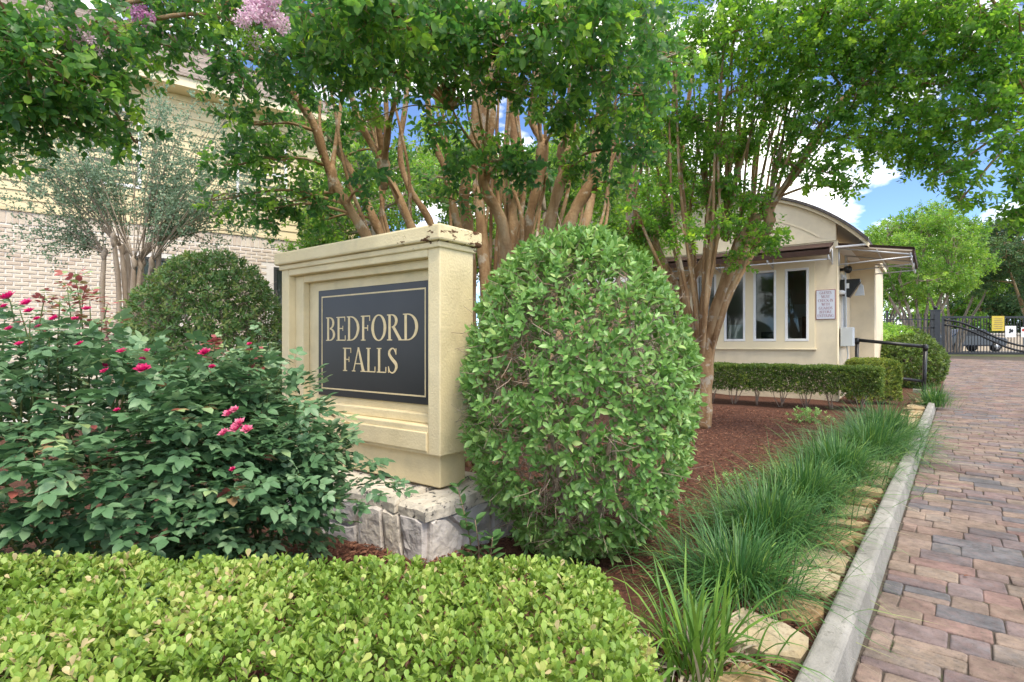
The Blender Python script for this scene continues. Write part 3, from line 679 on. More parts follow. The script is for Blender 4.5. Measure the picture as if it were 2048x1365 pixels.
# room: floor, lining and a few things standing inside
MB().box(-FW+.14, -.141, .141, 2.2, .3, .36).obj('room_floor', M['room'], gh)
MB().box(-FW+.142, -.142, 2.15, 2.205, .361, TOPZ).obj('room_lining', M['room'], gh)
MB().box(-FW+.14, -.141, .141, 2.149, TOPZ-.12, TOPZ-.02).obj('room_ceiling', M['room'], gh)
MB().box(-3.6, -.2, .25, .75, 1.02, 1.07).obj('counter', M['wood'], gh)
def inside(name, mb, mate, label, c): return mb.obj(name, mate, None, label=label, cat=c)
def ghbox(name, x0,x1,y0,y1,z0,z1, mate, label, c):
    o = MB().box(x0,x1,y0,y1,z0,z1).obj(name, mate, None, label=label, cat=c); bevel(o, .006, 1)
    o.location = gh.location; o.rotation_euler = gh.rotation_euler; return o
ghbox('cabinet', -.72, -.36, .8, 1.2, .362, 1.72, M['wood'], 'dark brown cabinet inside the guardhouse, seen through the window beside the notice', 'cabinet')
ghbox('printer', -1.42, -1.17, .35, .65, 1.0705, 1.40, M['black'], 'black box on the counter behind a guardhouse window', 'printer')
ghbox('paper_board', -2.06, -1.65, .20, .22, 1.0705, 1.56, M['paper'], 'pale sheet propped inside the guardhouse window next to the tree trunk', 'paper')
mb = MB(); mb.tube([(-1.10,.45,1.0705),(-1.10,.45,1.13),(-1.10,.45,1.2)], [.05,.055,.05], 10)
for k in range(7): a_ = k*.9; mb.tube([(-1.10+.02*math.cos(a_),.45+.02*math.sin(a_),1.15),(-1.10+.05*math.cos(a_),.45+.05*math.sin(a_),1.36+.03*(k%3))], .007, 5)
o = mb.obj('pen_cup', M['red'], None, label='red cup of pens standing on the guardhouse counter', cat='cup'); o.location = gh.location; o.rotation_euler = gh.rotation_euler
for k, (x0, z0) in enumerate(((-1.48,2.1),(-1.12,1.75),(-1.5,1.65))):
    ghbox('wall_notice', x0, x0+.3, 2.12, 2.145, z0, z0+.32, M['paper'], 'pale notice pinned to the back wall inside the guardhouse', 'notice')['group'] = 'notices inside the guardhouse'
# barrel gable and roof
uc, Rr, zc = -2.1, 3.46, .77
def arc(R, n=36, x0=-4.73, x1=.53):
    a0, a1 = math.acos((x0-uc)/R), math.acos((x1-uc)/R); return [(uc+R*math.cos(a0+(a1-a0)*k/n), zc+R*math.sin(a0+(a1-a0)*k/n)) for k in range(n+1)]
A = arc(Rr-.06, 36, -4.2, 0.0)
g = MB(); g.prism_xz([(-FW,TOPZ+.002)]+[(0,TOPZ+.002)]+[p for p in A[::-1]], -.02, .12); g.obj('gable', M['wallpaint'], gh)
A2 = arc(Rr-.42, 30, -3.9, -.28)
g = MB(); n = len(A2)
for k in range(n-1):
    (x0,z0),(x1,z1) = A2[k], A2[k+1]; d0 = Vector((x0-uc,0,z0-zc)).normalized()*.03; d1 = Vector((x1-uc,0,z1-zc)).normalized()*.03
    g.add([(x0,-.032,z0),(x1,-.032,z1),(x1+d1.x,-.032,z1+d1.z),(x0+d0.x,-.032,z0+d0.z),(x0,-.018,z0),(x1,-.018,z1)], [(0,1,2,3),(0,4,5,1)])
g.obj('gable_moulding', M['trimpaint'], gh)
def shell(R0, R1, y0, y1, nm, mate):
    a = arc(R0); c = arc(R1); g = MB(); n = len(a)
    v = [(x,y0,z) for x,z in a]+[(x,y0,z) for x,z in c]+[(x,y1,z) for x,z in a]+[(x,y1,z) for x,z in c]
    f = []
    for k in range(n-1): f += [(k,k+1,n+k+1,n+k),(2*n+k,3*n+k,3*n+k+1,2*n+k+1),(k,2*n+k,2*n+k+1,k+1),(n+k,n+k+1,3*n+k+1,3*n+k)]
    f += [(0,n,3*n,2*n),(n-1,3*n-1,4*n-1,2*n-1)]
    g.add(v, f, False); return g.obj(nm, mate, gh)
shell(Rr-.055, Rr, -.10, 4.7, 'soffit', M['trimpaint'])
shell(Rr+.002, Rr+.05, -.16, 4.75, 'roof', M['darkroof'])
MB().box(.0, .50, -.09, 4.6, 2.97, 3.0).obj('eave_board', M['white'], gh)
# front awning: sloping cloth, valance, aluminium frame
def awning(x0, x1, drop0, drop1, out, axis):
    """axis 'front': projects along -y over x0..x1; 'side': projects along +x over y0..y1"""
    def T(u, v_, z): return (u, -v_, z) if axis == 'front' else (v_, u, z)
    aw = MB(); v = []
    for o_, z in ((.035,drop0),(out,drop1)):
        for u in (x0, x1):
            v += [T(u,o_,z), T(u,o_,z+.025)]
    aw.add(v, [(0,2,6,4),(1,5,7,3),(0,4,5,1),(2,3,7,6),(4,6,7,5),(0,1,3,2)])
    e = MB()
    vv = [T(u,o_,z) for u in (x0-.01,x1+.01) for o_ in (out,out+.03) for z in (drop1-.07,drop1+.03)]
    e.add(vv, [(0,1,3,2),(4,6,7,5),(0,4,5,1),(2,3,7,6),(1,5,7,3),(0,2,6,4)])
    for u in ((x0, x0+.025), (x1-.025, x1)):
        vv = [T(uu,o_,z) for uu in u for o_, z in ((.035,drop0+.026),(.035,drop0+.06),(out,drop1+.026),(out,drop1+.06))]
        e.add(vv, [(0,1,3,2),(4,6,7,5),(0,4,5,1),(2,3,7,6),(1,5,7,3),(0,2,6,4)])
    a_ = aw.obj('awning', M['awnunder'], gh); e.obj('edge', M['awning'], a_)
    cv = MB(); vv = [T(u,o_,z) for u in (x0-.01,x1+.01) for o_, z in ((.03,drop0+.062),(.03,drop0+.072),(out+.03,drop1+.062),(out+.03,drop1+.072))]
    cv.add(vv, [(0,1,3,2),(4,6,7,5),(0,4,5,1),(2,3,7,6),(1,5,7,3),(0,2,6,4)]); cv.obj('cover', M['awning'], a_)
    n = max(2, int(round((x1-x0)/1.1)))+1
    for k in range(n):
        u = lerp(x0+.02, x1-.02, k/(n-1)); s = MB()
        s.tube([T(u,.05,drop0-.03), T(u,out-.02,drop1-.05)], .016, 6); s.tube([T(u,.04,drop0-.34), T(u,out-.02,drop1-.09)], .014, 6); s.tube([T(u,.045,drop0), T(u,.045,drop0-.36)], .016, 6); s.tube([T(u,out-.015,drop1-.02), T(u,out-.015,drop1-.16)], .016, 6)
        s.obj('strut', M['alu'], a_)
    for v_, z in ((out-.03,drop1-.035),(out*.55,(drop0+drop1)/2-.03),(out-.02,drop1-.15)):
        s = MB(); s.tube([T(x0,v_,z), T(x1,v_,z)], .014, 6); s.obj('rail', M['alu'], a_)
awning(-4.25, -.04, 3.02, 2.86, .55, 'front')
awning(.02, 2.35, 3.0, 2.80, 1.18, 'side')
# small fittings on the side wall
mb = MB(); mb.tube([(.002,.55,2.62),(.10,.55,2.62)], .03, 10); mb.tube([(.10,.50,2.62),(.16,.44,2.60)], [.055,.075], 14); mb.obj('speaker_horn', M['black'], gh)
mb = MB(); mb.prism_xz([(.01,2.12),(.16,2.06),(.34,2.36),(.34,2.42),(.01,2.42)], .52, .72); o = bevel(mb.obj('floodlight', M['black'], gh), .008, 1)
MB().box(.10,.16,.508,.519,2.24,2.34).obj('sticker', M['white'], o)
mb = MB(); mb.prism_xz([(.24,2.10),(.40,2.10),(.38,2.30),(.34,2.34)], .62, .70); mb.obj('shade_bracket', M['greybox'], gh)
mb = MB(); mb.tube([(.04,.40,2.12),(.04,.40,2.17),(.04,.40,2.20)], [.06,.075,.03], 12); mb.obj('lamp_globe', M['white'], gh)
o = bevel(MB().box(.03,.24,.34,.66,1.10,1.47).obj('meter_box', M['greybox'], gh), .01, 2)
mb = MB(); mb.tube([(.10,.5,1.47),(.10,.5,2.9)], .014, 8); mb.tube(spline([(.12,.5,1.10),(.14,.5,.9),(.10,.48,.75),(.13,.5,.6),(.08,.5,.45)],5), .012, 6); mb.obj('conduit', M['greybox'], gh)
mb = MB(); mb.tube([(-2.0,-.0,2.95),(-2.0,-.12,2.93)], .02, 8); mb.tube([(-1.96,-.12,2.95),(-1.86,-.2,2.88)], [.035,.05], 10); mb.obj('spotlight', M['twig'], gh)
# the notice
nb = MB().box(-.338,-.008,-.016,-.004,1.62,2.19).obj('wall_notice', M['maroon'], None, label='pale notice plate on the guardhouse reading GUESTS MUST CHECK-IN WITH GUARDS BEFORE ENTERING', cat='sign')
nb.location = gh.location; nb.rotation_euler = gh.rotation_euler
pl = MB().box(-.328,-.018,-.020,-.0165,1.63,2.18).obj('plate', M['plate'], nb)
for k, t_ in enumerate(['GUESTS','MUST','CHECK-IN','WITH','GUARDS','BEFORE','ENTERING']):
    text_line(t_, -.173, 2.105-k*.0735, .052, .92, -.0203, .001, M['maroon'], pl, 'lettering', False, .02)

# ------------------------------------------------------------------ handrail, gate, fence
hr = thing('handrail', 'black pipe handrail beside the guardhouse, its top rail sloping to the curb', 'handrail', (0,0,0))
pL, pR = Vector((6.93,11.05,0)), Vector((7.85,10.5,0))
mb = MB(); mb.tube([pL+Vector((-.02,0,0)), pL+Vector((0,0,1.23))], .034, 10); mb.obj('post', M['black'], hr)
mb = MB(); mb.tube([pR, pR+Vector((.04,0,1.10))], .034, 10); mb.obj('post', M['black'], hr)
mb = MB(); mb.tube([pL+Vector((0,0,1.225)), pR+Vector((.04,0,1.095))], .034, 10); mb.obj('top_rail', M['black'], hr)
mb = MB(); mb.tube([pL+Vector((-.01,0,.56)), pR+Vector((.02,0,.43))], .030, 10); mb.obj('lower_rail', M['black'], hr)
for p, z in ((pL,1.225),(pR+Vector((.04,0,0)),1.095)):
    mb = MB(); mb.tube([p+Vector((0,0,z-.07)), p+Vector((0,0,z-.02)), p+Vector((0,0,z+.035)), p+Vector((0,0,z+.045))], [.044,.044,.042,.02], 10); mb.obj('elbow', M['black'], hr)

GD = 24.5; gzg = gz(0, GD)
gate = thing('driveway_gate', 'black iron swing gate with two sweeping curved rails across the brick drive', 'gate', (19.15, GD, gzg), 0)
GWd, GH0, GH1 = 6.4, .10, 1.80
def bar(p, q, r, nm, par=gate, sides=4): mb = MB(); mb.tube([p,q], r, sides); return mb.obj(nm, M['black'], par)
mb = MB(); mb.box(0,.09,-.045,.045,GH0,GH1); mb.obj('stile', M['black'], gate)
mb = MB(); mb.box(GWd-.09,GWd,-.045,.045,GH0,GH1); mb.obj('stile', M['black'], gate)
mb = MB(); mb.box(.092,GWd-.092,-.04,.04,GH1-.09,GH1); mb.obj('top_rail', M['black'], gate)
mb = MB(); mb.box(.092,GWd-.092,-.04,.04,GH0,GH0+.09); mb.obj('bottom_rail', M['black'], gate)
x = .24
while x < GWd-.12:
    MB().box(x-.012,x+.012,-.012,.012,GH0+.08,GH1-.08).obj('picket', M['black'], gate); x += .135
for z0, z1 in ((1.62,.46),(1.40,.22)):
    pts = [(.09+ (GWd/2+.6-.09)*k/30, -.05, lerp(z0, z1, smooth(k/30*1.0))) for k in range(31)]
    pts += [(lerp(GWd/2+.6, GWd-.09, k/20), -.05, lerp(z1, z1+.5, smooth(k/20))) for k in range(1,21)]
    mb = MB(); mb.tube(pts, .045, 8); mb.obj('curved_rail', M['black'], gate)
def gate_sign(nm, x0, x1, z0, z1, mate, label):
    o = MB().box(x0,x1,-.115,-.10,z0,z1).obj(nm, mate, None, label=label, cat='sign'); o.location = gate.location; bevel(o, .004, 1); return o
g1 = gate_sign('gate_sign', 2.12, 2.68, 1.14, 1.80, M['yellow'], 'yellow notice with dark lines of print hung on the black gate')
for k in range(6):
    MB().box(2.20+.03*(k%2),2.60-.03*((k+1)%2),-.118,-.1155,1.24+k*.085,1.265+k*.085).obj('print_line', M['twig'], g1)
g2 = gate_sign('gate_sign', 2.72, 3.20, .86, 1.36, M['white'], 'white notice with a dark emblem hung on the black gate')
mb = MB(); mb.prism_xz([(2.86,1.06),(2.93,1.02),(2.97,1.08),(3.04,1.07),(3.08,1.14),(3.05,1.22),(2.98,1.20),(2.95,1.25),(2.88,1.22),(2.90,1.14)], -.118, -.1155); mb.obj('emblem', M['black'], g2)
g3 = gate_sign('gate_sign', 3.42, 3.9, .86, 1.30, M['white'], 'white notice with a red band hung low on the black gate')
MB().box(3.46,3.86,-.118,-.1155,1.12,1.24).obj('red_band', M['red'], g3)
gp = thing('gate_post', 'square black iron post with a ball cap where fence meets gate', 'post', (18.62, GD-.3, gzg), 0)
MB().box(-.13,.13,-.13,.13,-.1,2.02).obj('shaft', M['black'], gp)
mb = MB(); mb.prism([(-.16,-.16),(.16,-.16),(.16,.16),(-.16,.16)], 2.02, 2.07); mb.tube([(0,0,2.07),(0,0,2.10),(0,0,2.16),(0,0,2.22),(0,0,2.25)], [.04,.07,.09,.06,.01], 10); mb.obj('cap', M['black'], gp)
fn = thing('iron_fence', 'black iron picket fence with pointed tops behind the shrubs', 'fence', (12.6, GD-.3, gzg), 0)
x = 0.0
for zz in (.25, 1.25, 1.62):
    MB().box(0,5.88,-.02,.02,zz,zz+.04).obj('rail', M['black'], fn)
while x < 5.85:
    mb = MB(); mb.box(x-.011,x+.011,-.011,.011,.05,1.80); mb.tube([(x,0,1.80),(x,0,1.84),(x,0,1.93)], [.012,.028,.002], 5); mb.obj('picket', M['black'], fn); x += .135
for x in (0.0, 1.95, 3.9):
    mb = MB(); mb.box(x-.035,x+.035,-.035,.035,-.1,1.98); mb.tube([(x,0,1.98),(x,0,2.02),(x,0,2.06)], [.05,.05,.01], 6); mb.obj('post', M['black'], fn)

# beyond the gate: a street, a low wall, parked cars
mb = MB()
for (y0, y1) in ((31.0,38.0),):
    mb.add([(-30,y0,.62),(90,y0,.62),(90,y1,.66),(-30,y1,.66)], [(0,1,2,3)])
mb.obj('street', M['asphalt'], None, kind='structure')
lw = thing('low_wall', 'low pale brick wall across the street beyond the gate', 'wall', (34, 41, .60), 0)
MB().box(-14,14,0,.4,-.1,1.2).obj('wall', M['brick'], lw); bevel(MB().box(-14.1,14.1,-.06,.46,1.202,1.34).obj('coping', M['mortar'], lw), .02, 1)
def car(loc, rz, mate, label):
    c = thing('parked_car', label, 'car', loc, rz, 'cars parked beyond the gate')
    body = MB(); prof = [(-2.2,.35),(2.15,.35),(2.25,.55),(2.2,.85),(1.3,.98),(.6,1.42),(-1.0,1.45),(-1.75,1.0),(-2.2,.92)]
    body.prism_xz(prof, -.85, .85); bevel(body.obj('body', mate, c), .08, 3)
    for s in (-1, 1):
        wnd = MB(); y0, y1 = (s*.852, s*.862) if s > 0 else (s*.862, s*.852)
        wnd.prism_xz([(-1.4,1.0),(1.05,1.0),(.5,1.36),(-.9,1.38)], y0, y1); wnd.obj('window', M['black'], c)
        for x in (-1.35, 1.4):
            wh = MB(); wh.tube([(x,s*.66,.33),(x,s*.88,.33)], .33, 18); wo = wh.obj('wheel', M['black'], c)
            hb = MB(); hb.tube([(x,s*.881,.33),(x,s*.89,.33)], .19, 14); hb.obj('rim', M['alu'], wo)
        hl = MB(); hl.box(2.1,2.27,s*.62-.14,s*.62+.14,.62,.76); hl.obj('headlight', M['white'], c)
car((29.2, 35.5, .65), rad(8), M['carpaint'], 'dark blue car parked across the street beyond the gate post')
car((36.5, 36.2, .65), rad(4), M['greybox'], 'grey car parked across the street behind the gate signs')

# ------------------------------------------------------------------ trees
def stem_obj(mb_name, pts, r0, r1, mate, parent, sides=9, n=6, name='trunk'):
    P = spline(pts, n); k = len(P); mb = MB(); ph = random.uniform(0, 9)
    rs = [lerp(r0, r1, (i/(k-1))**.8)*(1+.10*math.sin(i*1.3+ph)+.05*math.sin(i*3.1+ph)) for i in range(k)]
    mb.tube(P, rs, sides, True, .05); mb.obj(name, mate, parent); return P, rs
def knob(parent, p, r, mate):
    mb = MB(); p = Vector(p)
    j = Vector((random.uniform(-.3,.3)*r, random.uniform(-.3,.3)*r, 0)); mb.tube([p+Vector((0,0,-r*2.6)), p+Vector((0,0,-r*1.2))+j, p, p+Vector((0,0,r*.8))-j, p+Vector((0,0,r*1.7))], [r*.35,r*.66,r*.78,r*.7,r*.25], 9, True, .16); mb.obj('pruning_knob', mate, parent)
def crown(parent, origin, clumps, mate, tpl, Lf, per, pairs=5, singles=0, limbs=None, lim_r=.012, bark=None, sp=.028, droop=.25, tint=.4, bias=.0, twig_m=None, name='crown'):
    """clumps: (centre, radii, weight) ellipsoids of leafy shoots; limbs join them to the nearest stem"""
    P = []; D = []; T = []
    for c, rr, wgt in clumps:
        n = max(4, int(per*wgt)); u = rvec(n)*(RG.uniform(.15,1,(n,1))**.45); p = np.array(c)+u*np.array(rr)
        d = unit(u*.7+rvec(n)*.8+np.array([0,0,-.15])); P.append(p); D.append(d); T.append(np.full(n, tint)+RG.normal(0,.22,n)+RG.normal(0,.12))
        if limbs:
            c_ = Vector(c); best = min(((q-c_).length+max(0,q.z-c_.z)*.8, i, q) for i, q in enumerate(limbs))[2]
            m = best.lerp(c_, .5)+Vector((0,0,.10*(c_-best).length))
            e = c_+(c_-best).normalized()*max(rr)*.5
            mb = MB(); ps = spline([best, m, c_, e], 6); mb.tube(ps, [lerp(lim_r*1.3, lim_r*.35, i/(len(ps)-1)) for i in range(len(ps))], 6); mb.obj('branch', bark, parent)
            tw = MB()
            for k in range(int(10*wgt)+3):
                a_ = ps[random.randrange(6, len(ps))]; q = Vector(c)+Vector(rvec(1)[0]*np.array(rr)*.9); md = a_.lerp(q,.5)+Vector((0,0,.04))
                tw.tube([a_, md, q], [lim_r*.4, lim_r*.28, .0012], 4, False)
            tw.obj('branchlets', bark, parent, kind='stuff')
    P = np.concatenate(P)-np.array(origin)*0; D = np.concatenate(D); T = np.concatenate(T)
    twigs(P-D*.03, D, pairs*sp*1.1, .0016 if Lf < .08 else .004, twig_m or M['twig'], parent, 'twigs')
    Lv = shoots(P, D, pairs, sp, Lf*RG.uniform(.8,1.15,len(P)), 1.05, T, .30, droop)
    foliage(parent, tpl, Lv, mate, singles, name)
    return Lv

# A: the big crape myrtle behind the sign
tA = thing('crape_myrtle', 'large many-stemmed crape myrtle with tan trunks rising behind the monument sign', 'tree', (0,0,0))
stA = []
def sA(pts, r0, r1, base=(-.35,5.1,-.05)):
    b0 = Vector(base)+Vector((random.uniform(-.16,.16), random.uniform(-.16,.16), 0))
    P, r = stem_obj('trunk', [b0]+[W(*p) for p in pts], r0, r1, M['bark'], tA); stA.extend(P[10:]); return P
sA([(850,690,5.0),(775,540,4.9),(728,465,4.85),(662,350,4.8),(628,250,4.7),(585,190,4.6),(525,130,4.4),(420,82,4.2),(290,42,4.0)], .062, .018)
sA([(868,690,5.2),(800,545,5.2),(755,455,5.25),(712,360,5.3),(668,290,5.3)], .06, .03)
sA([(890,690,5.0),(845,520,4.85),(812,430,4.8),(768,335,4.8),(716,235,4.7),(688,130,4.6),(655,-20,4.4)], .058, .02)
sA([(905,680,5.1),(878,520,5.3),(858,440,5.4),(818,375,5.4),(800,300,5.4),(815,160,5.3),(800,0,5.2)], .052, .02)
sA([(930,680,5.0),(925,500,5.0),(908,420,5.0),(890,340,5.0),(865,270,5.0),(850,120,4.9),(862,-40,4.8)], .048, .02)
sA([(945,680,5.0),(938,480,4.8),(928,395,4.7),(940,325,4.7),(952,200,4.7),(935,80,4.6),(930,-60,4.5)], .062, .03)
sA([(975,680,5.0),(965,480,5.3),(955,360,5.4),(968,200,5.4),(975,60,5.4),(985,-60,5.4)], .075, .03)
sA([(1010,650,4.9),(1012,500,4.6),(998,430,4.5),(968,375,4.45),(972,320,4.45),(982,240,4.45),(990,130,4.4),(1010,20,4.4),(1025,-60,4.4)], .058, .03)
sA([(1000,660,5.0),(1028,500,5.0),(1025,420,5.1),(1030,300,5.2),(1020,150,5.2),(1030,0,5.2)], .07, .03)
sA([(1020,660,5.0),(1048,500,4.9),(1062,420,4.8),(1082,345,4.8),(1085,290,4.8),(1062,230,4.8),(1080,120,4.7),(1095,-40,4.7)], .06, .024)
sA([(1030,660,4.9),(1085,500,4.7),(1108,410,4.6),(1130,330,4.6),(1128,300,4.6)], .056, .042)
sA([(1045,660,5.0),(1120,500,4.9),(1148,425,4.9),(1188,350,4.9),(1195,270,4.9),(1225,150,4.8),(1250,0,4.7)], .08, .03)
sA([(1060,660,5.2),(1150,500,5.3),(1178,420,5.4),(1190,330,5.5),(1200,200,5.5),(1215,20,5.5)], .065, .028)
for i_ in range(26):                       # slender stems between the main ones
    x0 = random.uniform(700,1215); dd = random.uniform(4.7,5.9); tx = 1000+(x0-1000)*1.35+random.uniform(-40,40)
    sA([(lerp(960,x0,.55),690,5.1),(x0+random.uniform(-10,10),470,dd),(lerp(x0,tx,.35)+random.uniform(-18,18),340,dd),(lerp(x0,tx,.7)+random.uniform(-18,18),190,dd-.1),(tx,20,dd-.2)], .026, .009)
for p, r in (((665,352,4.8),.06),((768,335,4.8),.075),((972,322,4.45),.07),((1130,312,4.6),.085),((1190,345,4.9),.07),((1085,300,4.8),.075)): knob(tA, W(*p), r, M['bark'])
def fork(p0, ends, r0, r1, par, lst, name='shoot', mate=None):
    for e in ends:
        a_ = W(*p0); q = W(*e); m = a_.lerp(q,.5)+Vector((random.uniform(-.06,.06),random.uniform(-.06,.06),.03))
        P, r = stem_obj('s', [a_,m,q], r0*random.uniform(.7,1.1), r1, mate or M['bark'], par, 6, 6, name); lst.extend(P[6:])
fork((1130,312,4.6), [(1100,120,4.3),(1160,100,4.5),(1190,60,4.3),(1120,20,4.2),(1150,190,4.2)], .022, .008, tA, stA)
fork((768,335,4.8), [(765,120,4.7),(748,20,4.5),(800,170,4.4)], .035, .012, tA, stA)
fork((972,322,4.45), [(905,220,4.0),(1000,90,4.0),(940,140,3.9),(930,190,4.2)], .018, .006, tA, stA)
fork((1085,300,4.8), [(1130,60,4.4),(1060,40,4.2),(1180,90,4.2)], .02, .008, tA, stA)
fork((585,190,4.6), [(560,130,4.5),(480,60,4.3),(430,-10,4.2)], .035, .012, tA, stA)
fork((662,350,4.8), [(640,200,4.9),(690,120,4.9)], .03, .012, tA, stA)
fork((290,42,4.0), [(130,60,3.2),(60,100,2.9),(180,20,3.3)], .018, .006, tA, stA)
def clump(px, py, d, r, ry=None, rz=None, w=1.0): return (tuple(W(px,py,d)), (r, ry or r, rz or r*.75), w)
clA = [  # near left overhang
  clump(40,120,2.9,.32,w=1.0), clump(120,150,3.0,.26,w=.8), clump(10,20,2.8,.22,w=.4), clump(170,60,3.1,.25,w=.5), clump(200,160,3.3,.24,w=.6), clump(-60,210,2.9,.25,w=.5), clump(-30,300,3.0,.16,w=.3),
  clump(240,100,3.4,.2,w=.4), clump(60,230,3.0,.18,w=.45), clump(330,90,3.7,.2,w=.25), clump(150,240,3.2,.16,w=.3),
  clump(390,40,3.8,.25,w=.5), clump(470,20,3.4,.25,w=.6), clump(430,130,4.2,.24,w=.38), clump(340,10,3.6,.22,w=.4), clump(260,270,3.6,.14,w=.22),
  clump(500,160,4.3,.26,w=.5), clump(560,60,3.4,.28,w=.8), clump(600,130,4.0,.30,w=.9), clump(520,250,4.5,.28,w=.5), clump(475,330,4.7,.22,w=.38), clump(560,320,4.6,.26,w=.55), clump(600,400,4.8,.26,w=.7), clump(530,420,4.7,.20,w=.35), clump(440,400,4.7,.14,w=.2), clump(650,440,5.4,.22,w=.5),
  clump(640,40,3.0,.26,w=.8), clump(700,30,2.8,.24,w=.7), clump(690,120,3.4,.28,w=.9), clump(740,90,3.8,.3,w=.9), clump(630,250,5.2,.30,w=.7), clump(700,260,5.4,.32,w=.7), clump(760,180,4.4,.22,w=.45),
  clump(800,40,3.0,.25,w=.8), clump(860,60,3.2,.28,w=.8), clump(850,150,3.8,.24,w=.5), clump(920,40,3.4,.25,w=.6), clump(915,140,3.6,.2,w=.35), clump(880,250,4.2,.2,w=.28), clump(990,110,3.3,.22,w=.5), clump(1040,40,3.2,.25,w=.6), clump(1060,140,3.5,.24,w=.55), clump(1000,320,4.1,.16,w=.35), clump(910,325,4.2,.12,w=.2), clump(1040,330,4.1,.14,w=.3),
  clump(1110,60,3.1,.28,w=.8), clump(1110,210,3.8,.2,w=.4), clump(1180,120,3.4,.28,w=.8), clump(1170,240,4.0,.24,w=.45), clump(1240,50,3.4,.30,w=.9), clump(1250,190,3.9,.30,w=.8), clump(1240,300,4.3,.26,w=.6), clump(1150,330,4.4,.18,w=.3), clump(1320,120,4.0,.30,w=.8), clump(1190,30,3.0,.22,w=.5),
  clump(760,300,5.8,.3,w=.5), clump(860,360,5.9,.25,w=.3), clump(600,-60,3.4,.4,w=.7), clump(900,-60,3.4,.45,w=.7), clump(1150,-60,3.4,.45,w=.7), clump(300,-60,3.4,.4,w=.5), clump(750,-70,2.7,.3,w=.4)]
for i_ in range(14): clA.append(clump(random.uniform(630,1310), random.uniform(215,400), random.uniform(4.0,5.6), random.uniform(.09,.16), w=random.uniform(.08,.20)))
crown(tA, (0,0,0), clA, M['l_myr'], 'myr', .066, 86, 5, 300, stA, .012, M['bark'], .030, .22, .46)
# blossoms
def panicle(parent, px, py, d, r, rz, n, mate, name='blossom'):
    c = np.array(W(px,py,d)); k_ = 12; sub = rvec(k_)*RG.uniform(.3,1.1,(k_,1))*np.array([r,r,rz*1.2]); sub[:,:2] *= (1.05-.5*np.clip(sub[:,2:]/rz,-.6,1)); u = rvec(n)*(RG.uniform(.1,1,(n,1))**.5); p = sub[RG.integers(0,k_,n)]+u*np.array([r,r,rz])*.42; dr = unit(u+rvec(n)*.8)
    Lv = (p+c, dr, rvec(n), RG.uniform(.010,.019,n), RG.uniform(0,1,n)); link(name, leaf_mesh(name, 'lowround', Lv, mate), parent)
panicle(tA, 525,35,2.6, .085,.095, 1500, M['pink']); panicle(tA, 530,5,2.6,.08,.07, 700, M['pink']); panicle(tA, 148,80,3.0,.10,.055, 900, M['pink']); panicle(tA, 285,38,3.3,.065,.075, 700, M['magenta'])
panicle(tA, 500,82,2.6,.07,.035, 420, M['l_bri'], 'seed_cluster'); panicle(tA, 745,238,3.9,.08,.04, 300, M['l_bri'], 'seed_cluster')
# pale fresh shoots hanging in front
cf = [clump(740,240,3.7,.12,w=.5), clump(1055,170,3.2,.08,w=.35), clump(970,285,3.9,.09,w=.4), clump(1230,220,3.6,.08,w=.3), clump(1060,195,3.2,.06,w=.2)]
crown(tA, (0,0,0), cf, M['l_bri'], 'myr', .055, 20, 4, 0, stA, .004, M['bark'], .03, .5, .45, name='young_leaves')

# B: the crape myrtle in front of the guardhouse
tB = thing('crape_myrtle', 'crape myrtle with fanned upright stems standing in the mulch before the guardhouse', 'tree', (0,0,0))
stB = []
def sB(pts, r0, r1, n=6):
    P, r = stem_obj('trunk', [W(*p) for p in pts], r0, r1, M['bark'], tB); stB.extend(P[12:]); return P
sB([(1408,858,7.3),(1412,770,7.3),(1418,690,7.3),(1434,610,7.3),(1468,520,7.2),(1500,450,7.1),(1535,420,7.0),(1600,330,6.9),(1690,195,6.7),(1800,95,6.5),(1900,40,6.3)], .10, .026)
sB([(1392,850,7.5),(1385,760,7.6),(1388,660,7.6),(1372,600,7.6),(1395,540,7.5),(1450,440,7.4),(1475,330,7.3),(1480,200,7.2),(1500,60,7.0)], .075, .024)
sB([(1385,850,7.6),(1375,760,7.7),(1378,640,7.7),(1345,560,7.7),(1300,480,7.6),(1262,420,7.5),(1268,320,7.4),(1300,200,7.3),(1340,60,7.0)], .085, .026)
sB([(1388,850,7.7),(1380,740,7.8),(1350,580,7.8),(1310,500,7.8),(1330,400,7.8),(1345,250,7.7),(1350,80,7.6)], .07, .026)
sB([(1398,850,7.6),(1400,720,7.6),(1408,600,7.6),(1425,520,7.6),(1420,440,7.6),(1410,330,7.5),(1425,180,7.4),(1440,40,7.2)], .07, .026)
sB([(1408,850,7.5),(1418,720,7.6),(1452,600,7.6),(1488,500,7.6),(1505,430,7.6),(1510,320,7.6),(1540,180,7.4)], .075, .024)
sB([(1378,850,7.8),(1360,720,7.9),(1335,600,8.0),(1385,540,8.0),(1378,440,8.0),(1365,300,8.0),(1385,150,7.8)], .065, .024)
for i_ in range(20):                       # many thin upright stems
    x0 = random.uniform(1270,1560); dd = random.uniform(7.0,8.0); tx = 1390+(x0-1390)*1.8+random.uniform(-40,40)
    sB([(1400,800,7.6),(lerp(1400,x0,.4),610,dd),(x0+random.uniform(-8,8),450,dd),(lerp(x0,tx,.4)+random.uniform(-12,12),310,dd-.2),(tx,90,dd-.5)], .032, .010)
for p, r in (((1262,425,7.5),.11),((1450,445,7.4),.10),((1420,445,7.6),.10),((1535,425,7.0),.10),((1505,440,7.6),.10),((1330,410,7.8),.09)): knob(tB, W(*p), r, M['bark'])
fork((1262,420,7.5), [(1230,230,7.2),(1275,120,7.0),(1310,180,7.0),(1290,60,6.8)], .03, .012, tB, stB)
